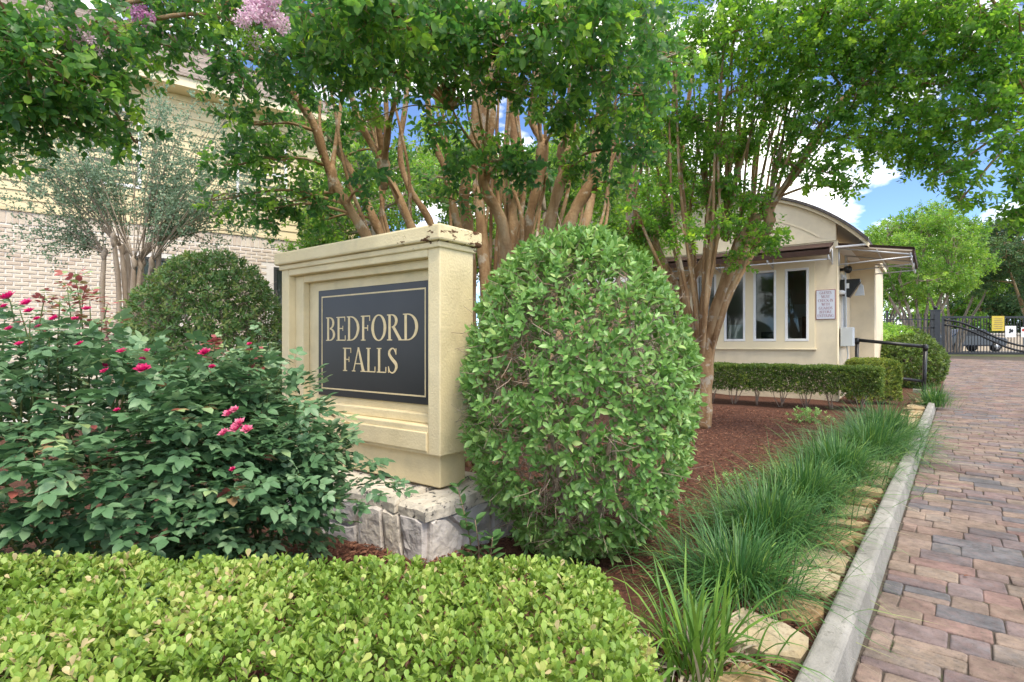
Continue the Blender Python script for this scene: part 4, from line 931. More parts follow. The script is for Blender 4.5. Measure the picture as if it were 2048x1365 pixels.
fork((1450,440,7.4), [(1440,180,7.0),(1490,140,6.8),(1520,200,6.8),(1465,90,6.8),(1560,120,6.6)], .028, .01, tB, stB)
fork((1535,425,7.0), [(1560,250,6.8),(1600,210,6.6),(1645,190,6.4),(1680,170,6.3),(1640,250,6.5),(1700,220,6.3),(1730,150,6.2),(1580,130,6.6)], .026, .009, tB, stB)
fork((1505,440,7.6), [(1530,240,7.4),(1570,190,7.2),(1545,140,7.2)], .025, .01, tB, stB)
fork((1690,195,6.7), [(1800,170,6.3),(1900,130,6.0),(1990,110,5.8),(1850,215,6.2)], .02, .008, tB, stB)
fork((1420,440,7.6), [(1400,200,7.4),(1385,120,7.2),(1430,120,7.0)], .025, .01, tB, stB)
fork((1900,40,6.3), [(2020,110,5.6),(2090,240,5.2),(2080,60,5.4)], .018, .006, tB, stB)
clB = [clump(1330,50,6.6,.5,w=1.2), clump(1400,110,6.8,.5,w=1.2), clump(1290,230,7.0,.42,w=.9), clump(1390,240,7.0,.42,w=.9), clump(1470,60,6.4,.5,w=1.3), clump(1480,180,6.6,.45,w=1.1), clump(1560,60,6.2,.5,w=1.3), clump(1560,170,6.6,.45,w=1.0), clump(1540,270,6.9,.35,w=.6),
  clump(1640,40,6.0,.5,w=1.3), clump(1650,140,6.2,.45,w=1.1), clump(1640,250,6.4,.35,w=.75), clump(1720,60,5.9,.5,w=1.3), clump(1730,170,6.0,.42,w=1.0), clump(1720,280,6.2,.36,w=.7), clump(1650,345,6.3,.24,w=.35), clump(1800,60,5.8,.48,w=1.1), clump(1810,170,5.8,.42,w=.95), clump(1800,270,5.9,.36,w=.7), clump(1880,60,5.6,.45,w=.9), clump(1890,170,5.5,.42,w=.85), clump(1870,270,5.7,.34,w=.6), clump(1900,340,5.6,.24,w=.35), clump(1960,110,5.4,.42,w=.8), clump(1970,30,5.2,.42,w=.8), clump(1960,220,5.3,.36,w=.6), clump(1930,390,5.5,.16,w=.22), clump(1845,320,5.8,.20,w=.3),
  clump(2040,70,5.0,.42,w=.9), clump(2050,180,5.0,.36,w=.7), clump(2080,260,4.6,.26,w=.5), clump(2060,330,4.7,.18,w=.3), clump(2050,420,4.7,.16,w=.3), clump(2075,380,4.6,.2,w=.3), clump(1690,375,6.4,.14,w=.18), clump(1575,330,6.8,.22,w=.3),
  clump(1440,300,7.2,.32,w=.5), clump(1340,330,7.4,.34,w=.5), clump(1310,440,7.4,.26,w=.5), clump(1390,400,7.8,.28,w=.35), clump(1530,470,6.9,.24,w=.45), clump(1500,400,7.0,.25,w=.4), clump(1290,520,7.4,.16,w=.2), clump(1480,520,6.8,.14,w=.15), clump(1430,380,7.2,.2,w=.25),
  clump(1500,-60,6.2,.6,w=1.0), clump(1700,-60,5.8,.6,w=1.0), clump(1900,-60,5.2,.6,w=1.0)]
for i_ in range(26): clB.append(clump(random.uniform(1255,1550), random.uniform(230,480), random.uniform(6.6,8.2), random.uniform(.13,.24), w=random.uniform(.12,.26)))
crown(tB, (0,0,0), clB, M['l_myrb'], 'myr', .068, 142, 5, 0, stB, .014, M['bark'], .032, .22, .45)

# the small grey-green multi-stem tree by the brick wall
tC = thing('small_tree', 'small grey-green crape myrtle with pale crooked stems before the brick wall', 'tree', (0,0,0))
stC = []; bC = Vector((-3.85, 5.5, 0)); endsC = []
for i in range(9):
    a_ = (i-4)/4; top = W(265+a_*52+random.uniform(-8,8), 500+random.uniform(-25,30), 5.5+random.uniform(-.2,.2)); b0 = bC+Vector((a_*.13, random.uniform(-.1,.1), 0))
    m1 = b0.lerp(top,.4)+Vector((random.uniform(-.05,.05),0,0)); m2 = b0.lerp(top,.75)+Vector((random.uniform(-.05,.05),random.uniform(-.05,.05),0))
    P, r = stem_obj('t', [b0,m1,m2,top], .034, .020, M['bark2'], tC, 8, 6); endsC.append(top); knob(tC, top, .034, M['bark2'])
Pc = []; Dc = []
for i, e in enumerate(endsC):
    sh = MB()
    for k in range(10):
        a_ = (i-4)/4*.8+random.uniform(-.6,.6); up = random.uniform(.45,1.35); q = e+Vector((a_*1.15*up+random.uniform(-.1,.1), random.uniform(-.6,.5), up*1.30*(1.15-abs(a_)*.5))); m = e.lerp(q,.5)+Vector((a_*.05,0,.12))
        ps = spline([e,m,q],5); sh.tube(ps, [lerp(.0055,.0015,j/10) for j in range(11)], 5)
        for j in range(3, 11):
            for s in range(11):
                d = rvec(1)[0]*.75+np.array([a_*.4,0,.35]); Pc.append(np.array(ps[j])+RG.normal(0,.05,3)); Dc.append(d)
    sh.obj('shoots', M['bark2'], tC, kind='stuff')
for k in range(14):                        # low side sprays
    e = endsC[0] if k % 2 else endsC[-1]; s = -1 if k % 2 else 1; q = e+Vector((s*random.uniform(.5,1.15), random.uniform(-.3,.3), random.uniform(-.1,.45))); ps = spline([e, e.lerp(q,.5)+Vector((0,0,.12)), q],5)
    mb = MB(); mb.tube(ps, [lerp(.008,.002,j/10) for j in range(11)], 4); mb.obj('branch', M['bark2'], tC)
    for j in range(2, 11):
        for s2 in range(8): Pc.append(np.array(ps[j])+RG.normal(0,.06,3)); Dc.append(rvec(1)[0]+np.array([s*.3,0,.2]))
Pc = np.array(Pc); Dc = unit(np.array(Dc)); keep = RG.random(len(Pc)) < .52; Pc, Dc = Pc[keep], Dc[keep]
twigs((Pc-Dc*.04)[::4], Dc[::4], .10, .0010, M['bark2'], tC)
foliage(tC, 'low', shoots(Pc, Dc, 3, .024, .036, .9, .5, .3), M['l_gry'], 0, 'crown')

# background trees
def bgtree(label, px, d, base_py, ctr, spread, n, mate, Lf, per, stems=5, bark='bark2', group='trees behind the guardhouse', pairs=4, name='background_tree', zoff=0):
    x = (px-1024)/1100*d; o = thing(name, label, 'tree', (0,0,0), 0, group); z0 = gz(x,d)-.03+zoff; st = []
    cz = ctr; cl = []
    for i in range(stems):
        a_ = (i-(stems-1)/2)/max(1,(stems-1)/2); b0 = Vector((x+a_*.25, d+random.uniform(-.2,.2), z0)); top = Vector((x+a_*spread*.62+random.uniform(-.3,.3), d+random.uniform(-.6,.6), cz+random.uniform(-.3,.8)))
        P, r = stem_obj('t', [b0, b0.lerp(top,.35)+Vector((-a_*.1,0,.1)), b0.lerp(top,.7)+Vector((random.uniform(-.15,.15),0,0)), top], .11 if stems > 2 else .2, .035, M[bark], o, 7, 5); st.extend(P[8:])
    for i in range(n):
        u = rvec(1)[0]*random.uniform(.45,1)**.5; rr = spread*random.uniform(.22,.36); c = (x+u[0]*spread, d+u[1]*spread*.7, cz+spread*.35+u[2]*spread*.72); cl.append((c, (rr,rr,rr*.62), random.uniform(.7,1.3)))
    crown(o, (0,0,0), cl, mate, 'low', Lf, per, pairs, 0, st, .03, M[bark], Lf*.5, .12, .5, twig_m=M[bark]); return o
bgtree('bright green crape myrtle with pinkish stems behind the iron fence', 1842, 26.5, 660, 4.4, 2.9, 26, M['l_bri'], .15, 130, 9)
bgtree('light green tree with thin stems directly behind the guardhouse side wall', 1755, 30, 660, 4.2, 3.0, 24, M['l_bri'], .16, 110, 6)
bgtree('bright green tree beyond the gate post, taller than its neighbours', 1905, 33, 660, 5.2, 3.4, 26, M['l_bri'], .17, 110, 5)
bgtree('dark green oak spreading over the street beyond the gate', 2075, 30, 660, 4.6, 3.6, 30, M['l_oak'], .16, 130, 2, 'bark')
bgtree('dark oak standing far back beyond the gate, its crown low', 1990, 44, 660, 4.6, 4.5, 26, M['l_oak'], .22, 110, 2, 'bark')
bgtree('broad mid-green tree across the street behind the parked cars', 1880, 48, 660, 4.0, 5.0, 26, M['l_bri'], .25, 100, 3, 'bark')
bgtree('broad leafy tree far behind the low street wall', 2130, 50, 660, 4.0, 5.2, 26, M['l_bri'], .25, 100, 3, 'bark')
bgtree('low spreading tree across the street behind the gate bars', 1945, 45, 660, 1.6, 3.2, 20, M['l_bri'], .22, 110, 3, 'bark')
bgtree('low rounded tree across the street beyond the yellow gate notice', 2060, 43, 660, 1.6, 3.2, 20, M['l_oak'], .22, 110, 3, 'bark')
bgtree('low bushy tree far behind the guardhouse and iron fence', 1790, 42, 660, 1.6, 3.2, 20, M['l_bri'], .22, 110, 3, 'bark')
bgtree('leafy green tree behind the crape myrtle trunks next to the yellow house', 770, 9.8, 660, 2.7, 1.7, 26, M['l_bri'], .085, 120, 4, group='trees behind the sign')
bgtree('green tree filling the gap behind the tallest sign-side trunks', 950, 11, 660, 3.2, 2.0, 28, M['l_bri'], .09, 130, 4, group='trees behind the sign')
bgtree('green tree between the two crape myrtles, farther back', 1150, 12, 660, 3.4, 2.1, 28, M['l_bri'], .10, 125, 4, group='trees behind the sign')
bgtree('tall dark tree far behind the crape myrtles, towards the peach house', 1230, 17, 660, 5.0, 2.8, 26, M['l_oak'], .13, 120, 3, group='trees behind the sign')

# ------------------------------------------------------------------ clipped shrubs and hedges
def ball_shrub(name, label, cx, cy, r, z0, z1, mate, L, n, singles, twig_n, seed, group=None, sq=2.4, tint=.42, twm='twigpale', stems=5, holes=.0, gaps=-.42, inner=0, twout=.97):
    """an egg-shaped clipped shrub: leaf shoots on its skin, pale twigs and stems inside"""
    o = thing(name, label, 'shrub', (cx, cy, 0), 0, group); zc = (z0+z1)/2; hz = (z1-z0)/2
    u = rvec(n*2)
    k = (np.abs(u[:,0])**sq+np.abs(u[:,1])**sq+np.abs(u[:,2])**sq)**(-1/sq)
    lump = np.array([mnoise.noise(Vector(q*2.2)+Vector((seed,0,0))) for q in u]); gap = np.array([mnoise.noise(Vector(q*3.4)+Vector((0,seed,3))) for q in u])
    taper = 1-.16*np.clip(u[:,2],0,1)**1.5-.10*np.clip(-u[:,2],0,1)
    rr = k*(1+.05*lump)*(1-np.abs(RG.normal(0,.06,n*2)))
    P = np.stack([u[:,0]*r*rr*taper, u[:,1]*r*rr*taper, zc+u[:,2]*hz*rr], 1)
    keep = (gap+holes*np.clip(-u[:,2]*.9+.1,-.2,1)*-1 > gaps+RG.uniform(-.25,.25,n*2)); idx = np.where(keep)[0][:n]
    P, un = P[idx], unit(P[idx]-np.array([0,0,zc])*1.0)
    D = unit(un*.9+rvec(len(P))*.75+np.array([0,0,.35]))
    Lv = shoots(P, D, 3, L*.36, L*RG.uniform(.75,1.2,len(P)), 1.0, tint+.10*gap[idx]+RG.normal(0,.12,len(P)), .28)
    if inner:
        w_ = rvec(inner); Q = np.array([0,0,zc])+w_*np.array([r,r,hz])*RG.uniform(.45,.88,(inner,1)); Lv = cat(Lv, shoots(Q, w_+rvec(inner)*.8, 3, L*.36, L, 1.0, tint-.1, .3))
    foliage(o, 'leaf', Lv, mate, singles)
    q = rvec(twig_n); Pt = np.array([0,0,zc])+q*np.array([r,r,hz])*RG.uniform(.6,twout,(twig_n,1)); Dt = unit(q*.6+rvec(twig_n)*.9)
    twigs(Pt, Dt, .15, .0025, M[twm], o)
    for s in range(stems):
        a_ = 2*math.pi*s/stems+random.uniform(-.3,.3); b0 = Vector((math.cos(a_)*.06, math.sin(a_)*.06, 0)); P1 = Vector((math.cos(a_)*r*.3, math.sin(a_)*r*.3, z0+hz*.55)); P2 = Vector((math.cos(a_)*r*.62, math.sin(a_)*r*.62, zc+hz*.25))
        mb = MB(); ps = spline([b0, b0.lerp(P1,.5)+Vector((.02,.02,0)), P1, P2],5); mb.tube(ps, [lerp(.022,.008,j/15) for j in range(16)], 6, True, .08); mb.obj('stem', M['twigpale'], o)
        for t_ in range(8):
            j = random.randrange(5,16); e = ps[j]+Vector(rvec(1)[0])*r*.45; e.z = max(e.z, z0+.05)
            mb = MB(); mb.tube([ps[j], ps[j].lerp(e,.5)+Vector((0,0,.03)), e], [.007,.005,.002], 4); mb.obj('twig', M['twigpale'], o)
    return o
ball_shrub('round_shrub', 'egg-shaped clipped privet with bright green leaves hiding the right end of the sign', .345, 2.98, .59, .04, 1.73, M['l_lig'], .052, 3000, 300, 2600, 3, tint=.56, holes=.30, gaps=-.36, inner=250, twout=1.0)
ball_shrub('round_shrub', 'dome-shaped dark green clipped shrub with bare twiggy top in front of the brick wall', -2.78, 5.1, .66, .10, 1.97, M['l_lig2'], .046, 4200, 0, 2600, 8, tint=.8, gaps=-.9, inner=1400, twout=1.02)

# the low boxwood hedge in the foreground
def hedge(name, label, corners, z0, z1, mate, tpl, L, n, singles, rnd=.12, group=None, pairs=3, tint=.5, legs=0, twm='twig', under=.0, face_low=0.0):
    """clipped hedge over a straight run: corners = (start, end, half width)"""
    A_, B_, hw = corners; A_, B_ = Vector(A_), Vector(B_); ex = (B_-A_); ln = ex.length; ex.normalize(); ey = Vector((-ex.y, ex.x, 0))
    o = thing(name, label, 'hedge', A_.lerp(B_,.5), math.atan2(ex.y, ex.x), group); hl = ln/2
    at = ln*2*hw; asd = 2*(ln+2*hw)*(z1-z0); nt_ = int(n*at/(at+asd)*1.25); ns = n-nt_ if n > nt_ else int(n*.3)
    P = np.stack([RG.uniform(-hl,hl,nt_), RG.uniform(-hw,hw,nt_), np.full(nt_, z1)], 1); D = np.tile([0,0,1.], (nt_,1))
    per = RG.uniform(0, 2*(ln+2*hw), ns); zs = z0+(z1-z0)*RG.random(ns)**(.8)
    S = np.zeros((ns,3)); Ds = np.zeros((ns,3))
    for i, s in enumerate(per):
        if s < ln: S[i] = (s-hl,-hw,0); Ds[i] = (0,-1,0)
        elif s < ln+2*hw: S[i] = (hl,s-ln-hw,0); Ds[i] = (1,0,0)
        elif s < 2*ln+2*hw: S[i] = (hl-(s-ln-2*hw),hw,0); Ds[i] = (0,1,0)
        else: S[i] = (-hl,hw-(s-2*ln-2*hw),0); Ds[i] = (-1,0,0)
    S[:,2] = zs; P = np.concatenate([P,S]); D = np.concatenate([D,Ds])
    # round the edges
    cx = np.clip(P[:,0],-hl+rnd,hl-rnd); cy = np.clip(P[:,1],-hw+rnd,hw-rnd); cz = np.minimum(P[:,2], z1-rnd)
    C = np.stack([cx,cy,cz],1); dv = P-C; ln_ = np.linalg.norm(dv,axis=1,keepdims=True); f = np.where(ln_ > rnd, rnd/np.maximum(ln_,1e-6), 1); D = np.where(ln_ > 1e-4, unit(dv), D); P = C+dv*f
    lump = np.array([mnoise.noise(Vector(p)*3.0+A_)*.6+mnoise.noise(Vector(p)*9.0+A_)*.4 for p in P])
    P = P+D*(lump[:,None]*.05-np.abs(RG.normal(0,.02,len(P)))[:,None]-.015)
    D2 = unit(D*.9+np.array([0,0,.55])+rvec(len(P))*.55)
    Lv = shoots(P, D2, pairs, L*.42, L*RG.uniform(.75,1.15,len(P)), .85, tint+.38*lump+RG.normal(0,.17,len(P)), .34)
    if under:                               # sparse inner leaves keep the hedge from being hollow
        k = int(n*under); Q = np.stack([RG.uniform(-hl*.95,hl*.95,k), RG.uniform(-hw*.92,hw*.92,k), RG.uniform(z0,z1-.04,k)],1); Lv = cat(Lv, shoots(Q, rvec(k)+np.array([0,0,.6]), 2, L*.42, L, .9, .3, .3))
    foliage(o, tpl, Lv, mate, singles)
    k = int(n*.12); Q = np.stack([RG.uniform(-hl*.95,hl*.95,k), RG.uniform(-hw*.9,hw*.9,k), RG.uniform(max(z0-.05,.02),z1-.12,k)],1); twigs(Q, rvec(k)+np.array([0,0,.8]), .13, .002, M[twm], o)
    for i in range(legs):
        x = lerp(-hl*.93, hl*.93, (i+.5)/legs); mb = MB()
        for j in range(6):
            e = Vector((x+random.uniform(-.16,.16), random.uniform(-hw*.8,hw*.5), z0+random.uniform(.1,.25))); b0 = Vector((x+random.uniform(-.02,.02), -hw*.35, 0)); mb.tube([b0, b0.lerp(e,.5)+Vector((random.uniform(-.03,.03),0,0)), e], [.009,.007,.004], 5)
        mb.obj('stem', M['twigpale'], o)
    return o
hedge('boxwood_hedge', 'low flat-topped boxwood hedge with small yellow-green leaves in front of the roses', ((-2.5,1.13,0),(.31,1.15,0),.57), .06, .505, M['l_box'], 'obov', .026, 11000, 300, .10, pairs=3, tint=.52, under=.55)
hedge('clipped_hedge', 'dark clipped hedge on bare legs along the guardhouse front', ((3.6,10.65,0),(6.0,8.9,0),.36), .30, .765, M['l_yau'], 'low', .032, 10500, 0, .07, 'clipped hedges by the guardhouse', 3, .42, 7, under=.35)
hedge('clipped_hedge', 'yellow-green clipped hedge block beside the guardhouse corner', ((6.3,10.25,0),(7.05,10.1,0),.33), .10, .86, M['l_yau'], 'low', .032, 4200, 0, .13, 'clipped hedges by the guardhouse', 3, .78, 0, under=.3)
ball_shrub('bushy_shrub', 'loose dark green shrub overhanging the drive past the handrail', 9.5, 13.1, .66, .05, 1.34, M['l_yau'], .062, 2200, 0, 700, 14, tint=.45, inner=500, group='shrubs by the fence')
ball_shrub('bushy_shrub', 'light green shrub against the iron fence behind the guardhouse', 11.6, 17.5, 1.1, .2, 1.75, M['l_bri'], .10, 700, 0, 200, 17, tint=.6, group='shrubs by the fence')
ball_shrub('bushy_shrub', 'yellow-green shrub at the back corner of the guardhouse', 10.3, 16.0, .9, .2, 1.55, M['l_bri'], .09, 700, 0, 200, 21, tint=.8, group='shrubs by the fence')
ball_shrub('bushy_shrub', 'tall dark shrub at the fence end next to the gate post', 14.5, 20.6, .95, .3, 1.75, M['l_yau'], .10, 1100, 0, 200, 25, tint=.45, inner=200, group='shrubs by the fence')

# ------------------------------------------------------------------ roses
def compound(P, D, Nn, L, tint):
    """five-leaflet rose leaves: a terminal leaflet and two opposite pairs in one plane"""
    n = len(P); D = unit(D); Sd = unit(np.cross(D, Nn)); Nn = np.cross(Sd, D); out = []
    L = L*RG.uniform(.75,1.2,n)
    def put(off, dr, s): out.append((P+D*(off*L)[:,None], dr+rvec(n)*.13, Nn+rvec(n)*.25, s*L, np.clip(tint+RG.normal(0,.07,n), 0, .999)))
    put(1.45, D, 1.0)
    for off, sc_ in ((1.3,.9),(.6,.72)):
        for sg in (1,-1): put(off, D*.55+Sd*sg, sc_)
    return tuple(np.concatenate([o[i] for o in out]) for i in range(5))
def rose_flower(parent, p, r, tint, dirv=(0,-.4,1)):
    n = 26; k = np.arange(n); a_ = k*2.4; el = np.linspace(1.45,.42,n); D = np.stack([np.cos(a_)*np.cos(el), np.sin(a_)*np.cos(el), np.sin(el)],1); q = Vector((0,0,1)).rotation_difference(Vector(dirv)); Rm = np.array(q.to_matrix())
    D = D@Rm.T; Nn = np.tile(np.array(dirv)/np.linalg.norm(dirv),(n,1)); P = np.tile(np.array(p),(n,1))
    r *= 1.05; Lv = (P, D, Nn-D*.4, r*RG.uniform(.75,1.05,n)*np.linspace(.6,1,n), np.clip(RG.normal(tint,.15,n),0,.99)); link('flower', leaf_mesh('flower', 'lowround', Lv, M['petal']), parent)
def rose_bush(label, ctr, rr, base, n, canes, tall, singles):
    o = thing('rose_bush', label, 'rose bush', (0,0,0), 0, 'rose bushes before the sign'); c = np.array(ctr)
    u = rvec(n); lo = RG.random(n) < .34; u[:,2] = np.where(lo, -np.abs(u[:,2])*.75, np.abs(u[:,2])*.9-.2*RG.random(n)); u = unit(u); rad_ = RG.uniform(.45,1.03,(n,1))**.5
    lump = np.array([mnoise.noise(Vector(q*2.5)+Vector((ctr[0],1,0))) for q in u]); P = c+u*np.array(rr)*rad_*(1+.24*lump[:,None]); P[:,2] = np.maximum(P[:,2], .16+RG.random(n)*.1)
    D = unit(u*np.array([1,1,.2])+rvec(n)*.6); Nn = unit(np.array([0,0,1])+u*.45+rvec(n)*.28); tint = np.clip(RG.normal(.44,.20,n), 0, .92)
    Lv = compound(P, D, Nn, .052, tint)
    mb_all = []
    for i in range(canes):
        a_ = 2*math.pi*random.random(); q = Vector(ctr)+Vector((math.cos(a_)*rr[0]*random.uniform(.3,.9), math.sin(a_)*rr[1]*random.uniform(.3,.9), rr[2]*random.uniform(.1,.85))); b0 = Vector(base)+Vector((random.uniform(-.12,.12),random.uniform(-.1,.1),0)); m = b0.lerp(q,.55)+Vector((0,0,.12))
        mb = MB(); ps = spline([b0,m,q],6); mb.tube(ps, [lerp(.009,.003,j/12) for j in range(13)], 5); mb.obj('cane', M['cane'], o)
    for (px, py, d, red) in tall:           # upright new growth
        q = W(px,py,d); b0 = Vector(ctr)+Vector(((q.x-ctr[0])*.8, (q.y-ctr[1])*.8, rr[2]*.35)); m = b0.lerp(q,.5)+Vector((random.uniform(-.04,.04),0,.02)); mb = MB(); ps = spline([b0,m,q],8); mb.tube(ps, [lerp(.005,.0018,j/16) for j in range(17)], 5); mb.obj('cane', M['cane'], o)
        k = 15; t_ = RG.integers(5,17,k); Pq = np.array([ps[j] for j in t_]); Dq = unit(rvec(k)*np.array([1,1,.35])+np.array([0,0,.25])); tq = np.where(t_ > (9 if red else 99), RG.uniform(.95,.999,k), RG.uniform(.35,.85,k)); Lv = cat(Lv, compound(Pq, Dq, np.tile([0,-.2,1.],(k,1))+rvec(k)*.3, .034, tq))
    return o, Lv
r1, L1 = rose_bush('wide rose bush with dark leaves and deep pink blooms behind the boxwood hedge', (-1.80,2.20,.62), (.92,.46,.56), (-1.75,2.25,0), 3700, 16,
    [(150,545,2.3,1),(120,600,2.2,0),(90,590,2.1,1),(215,610,2.4,1),(20,600,2.1,0),(200,640,2.3,1),(60,640,2.0,0),(240,650,2.4,1),(170,570,2.35,1),(135,575,2.3,1),(40,620,2.1,0),(180,600,2.3,1),(100,660,2.1,0),(260,690,2.3,0),(10,640,2.1,0)], 300)
foliage(r1, 'rose', L1, M['l_rose'], 300)
for (px,py,d,r,t_) in ((55,610,2.1,.03,.5),(110,640,2.2,.026,.4),(20,660,2.0,.02,.5),(175,620,2.3,.022,.4),(245,705,2.2,.022,.5),(18,598,2.1,.036,.5),(75,640,2.15,.018,.4),(78,655,2.15,.016,.4),(287,742,2.1,.036,.5),(291,706,2.25,.022,.4),(215,733,2.15,.026,.55),(235,822,1.9,.014,.2),(40,690,2.1,.018,.4),(60,625,2.2,.024,.4),(150,640,2.25,.018,.3),(160,690,2.2,.02,.4),(10,615,2.15,.02,.5),(285,722,2.2,.02,.4),(210,745,2.1,.02,.6)): rose_flower(r1, W(px,py,d*.92), r, t_, (random.uniform(-.3,.3),-.6,1))
r2, L2 = rose_bush('narrow rose bush with reddish new shoots growing against the sign', (-1.22,2.48,.56), (.42,.36,.54), (-1.15,2.5,0), 1150, 12,
    [(540,680,2.5,0),(525,650,2.5,0),(405,690,2.5,1),(430,680,2.5,1),(500,700,2.4,1),(470,720,2.4,0),(560,740,2.4,0)], 200)
ps_all = []                                 # the low spray that reaches across the stone base
for (px,py,d) in ((640,905,2.2),(740,930,2.2),(715,1000,2.15),(660,985,2.1),(790,965,2.2),(600,950,2.1),(640,1030,2.1),(700,890,2.25),(625,860,2.2),(600,800,2.2)):
    b0 = Vector((-1.1,2.4,.35)); q = W(px,py,d); ps = spline([b0, b0.lerp(q,.5)+Vector((0,0,.06)), q],6); mb = MB(); mb.tube(ps, [lerp(.005,.0018,j/12) for j in range(13)], 5); mb.obj('cane', M['cane'], r2); ps_all += ps[5:]
    k = 15; t_ = RG.integers(6,13,k); Pq = np.array([ps[j] for j in t_])+RG.normal(0,.02,(k,3)); L2 = cat(L2, compound(Pq, unit(rvec(k)*np.array([1,1,.4])+np.array([.3,0,0])), np.tile([0,-.4,1.],(k,1))+rvec(k)*.35, .043, np.clip(RG.normal(.38,.15,k),0,.88)))
foliage(r2, 'rose', L2, M['l_rose'], 300)
for (px,py,d,r,t_) in ((412,708,2.35,.032,.45),(460,830,2.1,.028,.75),(475,860,2.05,.034,.9),(495,862,2.05,.03,.9),(480,848,2.06,.026,.9),(470,822,2.1,.022,.8),(425,735,2.3,.018,.4),(500,690,2.4,.016,.3),(450,868,2.05,.026,.85),(466,940,2.0,.014,.2)): rose_flower(r2, W(px,py,d*.93), r, t_, (random.uniform(-.3,.3),-.7,1))

# a leafy seedling in front of the stone base
sd = thing('seedling', 'leafy upright seedling growing in front of the stone base corner', 'plant', (0,0,0))
LvS = None
for top in ((915,975,2.33),(985,1075,2.3),(950,1040,2.3)):
    q = W(*top); b0 = Vector((-.16,2.33,.0)); ps = spline([b0,b0.lerp(q,.5)+Vector((.02,0,.03)),q],5); mb = MB(); mb.tube(ps, [lerp(.005,.002,j/10) for j in range(11)], 5); mb.obj('stem', M['twig'], sd)
    Pq = np.array([ps[j] for j in range(3,11)]); l_ = shoots(Pq, np.tile(np.array(ps[10]-ps[3]),(8,1)), 1, .0, .078, 1.0, .35, .3); LvS = l_ if LvS is None else cat(LvS, l_)
foliage(sd, 'leaf', LvS, M['l_lig2'], len(LvS[0])-2)

# ------------------------------------------------------------------ lilyturf clumps
def blades(name, label, cx, cy, n, Ln, wd_, mate, spread, tlo, thi, group='lilyturf clumps along the curb', lean=(0,0), z=.03, dry=0):
    V = []; F = []; T = []
    for i in range(n):
        a_ = random.uniform(0, 2*math.pi); r0 = abs(random.gauss(0,.09))*(spread/.3); b0 = Vector((math.cos(a_)*r0, math.sin(a_)*r0, 0)); isdry = i < dry
        out = random.uniform(.15,1.0)*spread*(1.3 if isdry else 1); l_ = Ln*random.uniform(.6,1.12); d = Vector((math.cos(a_+random.gauss(0,.5))+lean[0], math.sin(a_+random.gauss(0,.5))+lean[1], 0)); w = wd_*random.uniform(.7,1.15); s = Vector((-d.y,d.x,0)).normalized(); seg = 6; k0 = len(V); up = l_*random.uniform(.75,1.0)*(0.45 if isdry else 1); fall = random.uniform(.25,1.1)*out*(1.6 if isdry else 1.15)
        tw = random.uniform(-.7,.7)
        for j in range(seg+1):
            t = j/seg; p = b0+d*(out*t**1.35)+Vector((0,0,up*t-fall*t**2.6)); p.z = max(p.z, .012+.01*random.random()); ww = w*(1-t**3.0)*(.6+.4*min(1,t*4)); ss = s*math.cos(tw*t)+Vector((0,0,1))*math.sin(tw*t)
            V += [p-ss*ww/2, p+ss*ww/2]
        t_ = random.uniform(.93,.999) if isdry else random.uniform(tlo,thi)
        T += [t_]*(2*(seg+1)); F += [(k0+2*j,k0+2*j+1,k0+2*j+3,k0+2*j+2) for j in range(seg)]
    o = thing(name, label, 'grass', (cx,cy,gz(cx,cy)+z), random.uniform(0,6), group)
    m = bpy.data.meshes.new('blades'); m.from_pydata([tuple(v) for v in V], [], F); at = m.attributes.new('tint','FLOAT','POINT'); at.data.foreach_set('value', np.array(T,dtype=np.float32)); m.materials.append(mate); m.polygons.foreach_set('use_smooth',[True]*len(F)); link('blades', m, o, kind='stuff'); return o
GL = 'lilyturf clumps along the curb'
blades('lilyturf_clump', 'light green broad-bladed lilyturf with dry straw blades beside the boxwood hedge', .62, 1.86, 210, .50, .012, M['l_grass2'], .34, .1, .78, dry=70, lean=(.1,0))
blades('lilyturf_clump', 'dark lilyturf clump between the broad-bladed clump and the egg-shaped shrub', 1.0, 2.44, 1000, .46, .006, M['l_grass'], .46, .05, .93, dry=70)
blades('lilyturf_clump', 'dense dark green lilyturf clump where the edging stones turn brightest ochre', 1.42, 3.06, 1500, .49, .0065, M['l_grass'], .46, .05, .93, dry=50)
blades('lilyturf_clump', 'second dense lilyturf clump in the row, reaching over the edging stones', 1.99, 3.75, 1400, .49, .0065, M['l_grass'], .45, .2, .93, dry=45)
blades('lilyturf_clump', 'lush lilyturf clump midway along the curb, arching over the stones', 2.63, 4.46, 1500, .54, .007, M['l_grass'], .50, .25, .93, dry=40)
blades('lilyturf_clump', 'big rounded lilyturf clump spilling onto the concrete curb', 3.50, 5.38, 1700, .58, .007, M['l_grass'], .58, .2, .93, dry=40)
blades('lilyturf_clump', 'lilyturf clump in front of the dark clipped hedge end', 4.25, 6.30, 1500, .60, .0075, M['l_grass'], .54, .15, .9, dry=4)
blades('lilyturf_clump', 'small separate lilyturf tuft under the black handrail', 7.40, 9.65, 500, .56, .009, M['l_grass'], .40, .2, .93)
def weed(label, cx, cy, n, L_, hgt, mate):
    o = thing('low_weed', label, 'plant', (cx,cy,.03)); P = np.stack([RG.normal(0,.10,n),RG.normal(0,.08,n),RG.uniform(.02,hgt,n)],1); D = unit(rvec(n)*.5+np.array([0,0,1.])); twigs(P*np.array([1,1,0]), unit(P+np.array([0,0,.05])), hgt*.8, .0015, M['cane'], o); foliage(o, 'leaf', shoots(P, D, 3, .012, L_, .9, .7, .3), mate)
weed('small light green weed in the mulch beside the lilyturf row', 1.60, 3.95, 70, .026, .17, M['l_lig'])
weed('pale low plant in the mulch near the clipped hedge legs', 4.1, 7.6, 90, .04, .2, M['l_lig'])
weed('tiny green weed in the mulch next to the egg-shaped shrub', 1.15, 3.4, 40, .024, .14, M['l_lig2'])
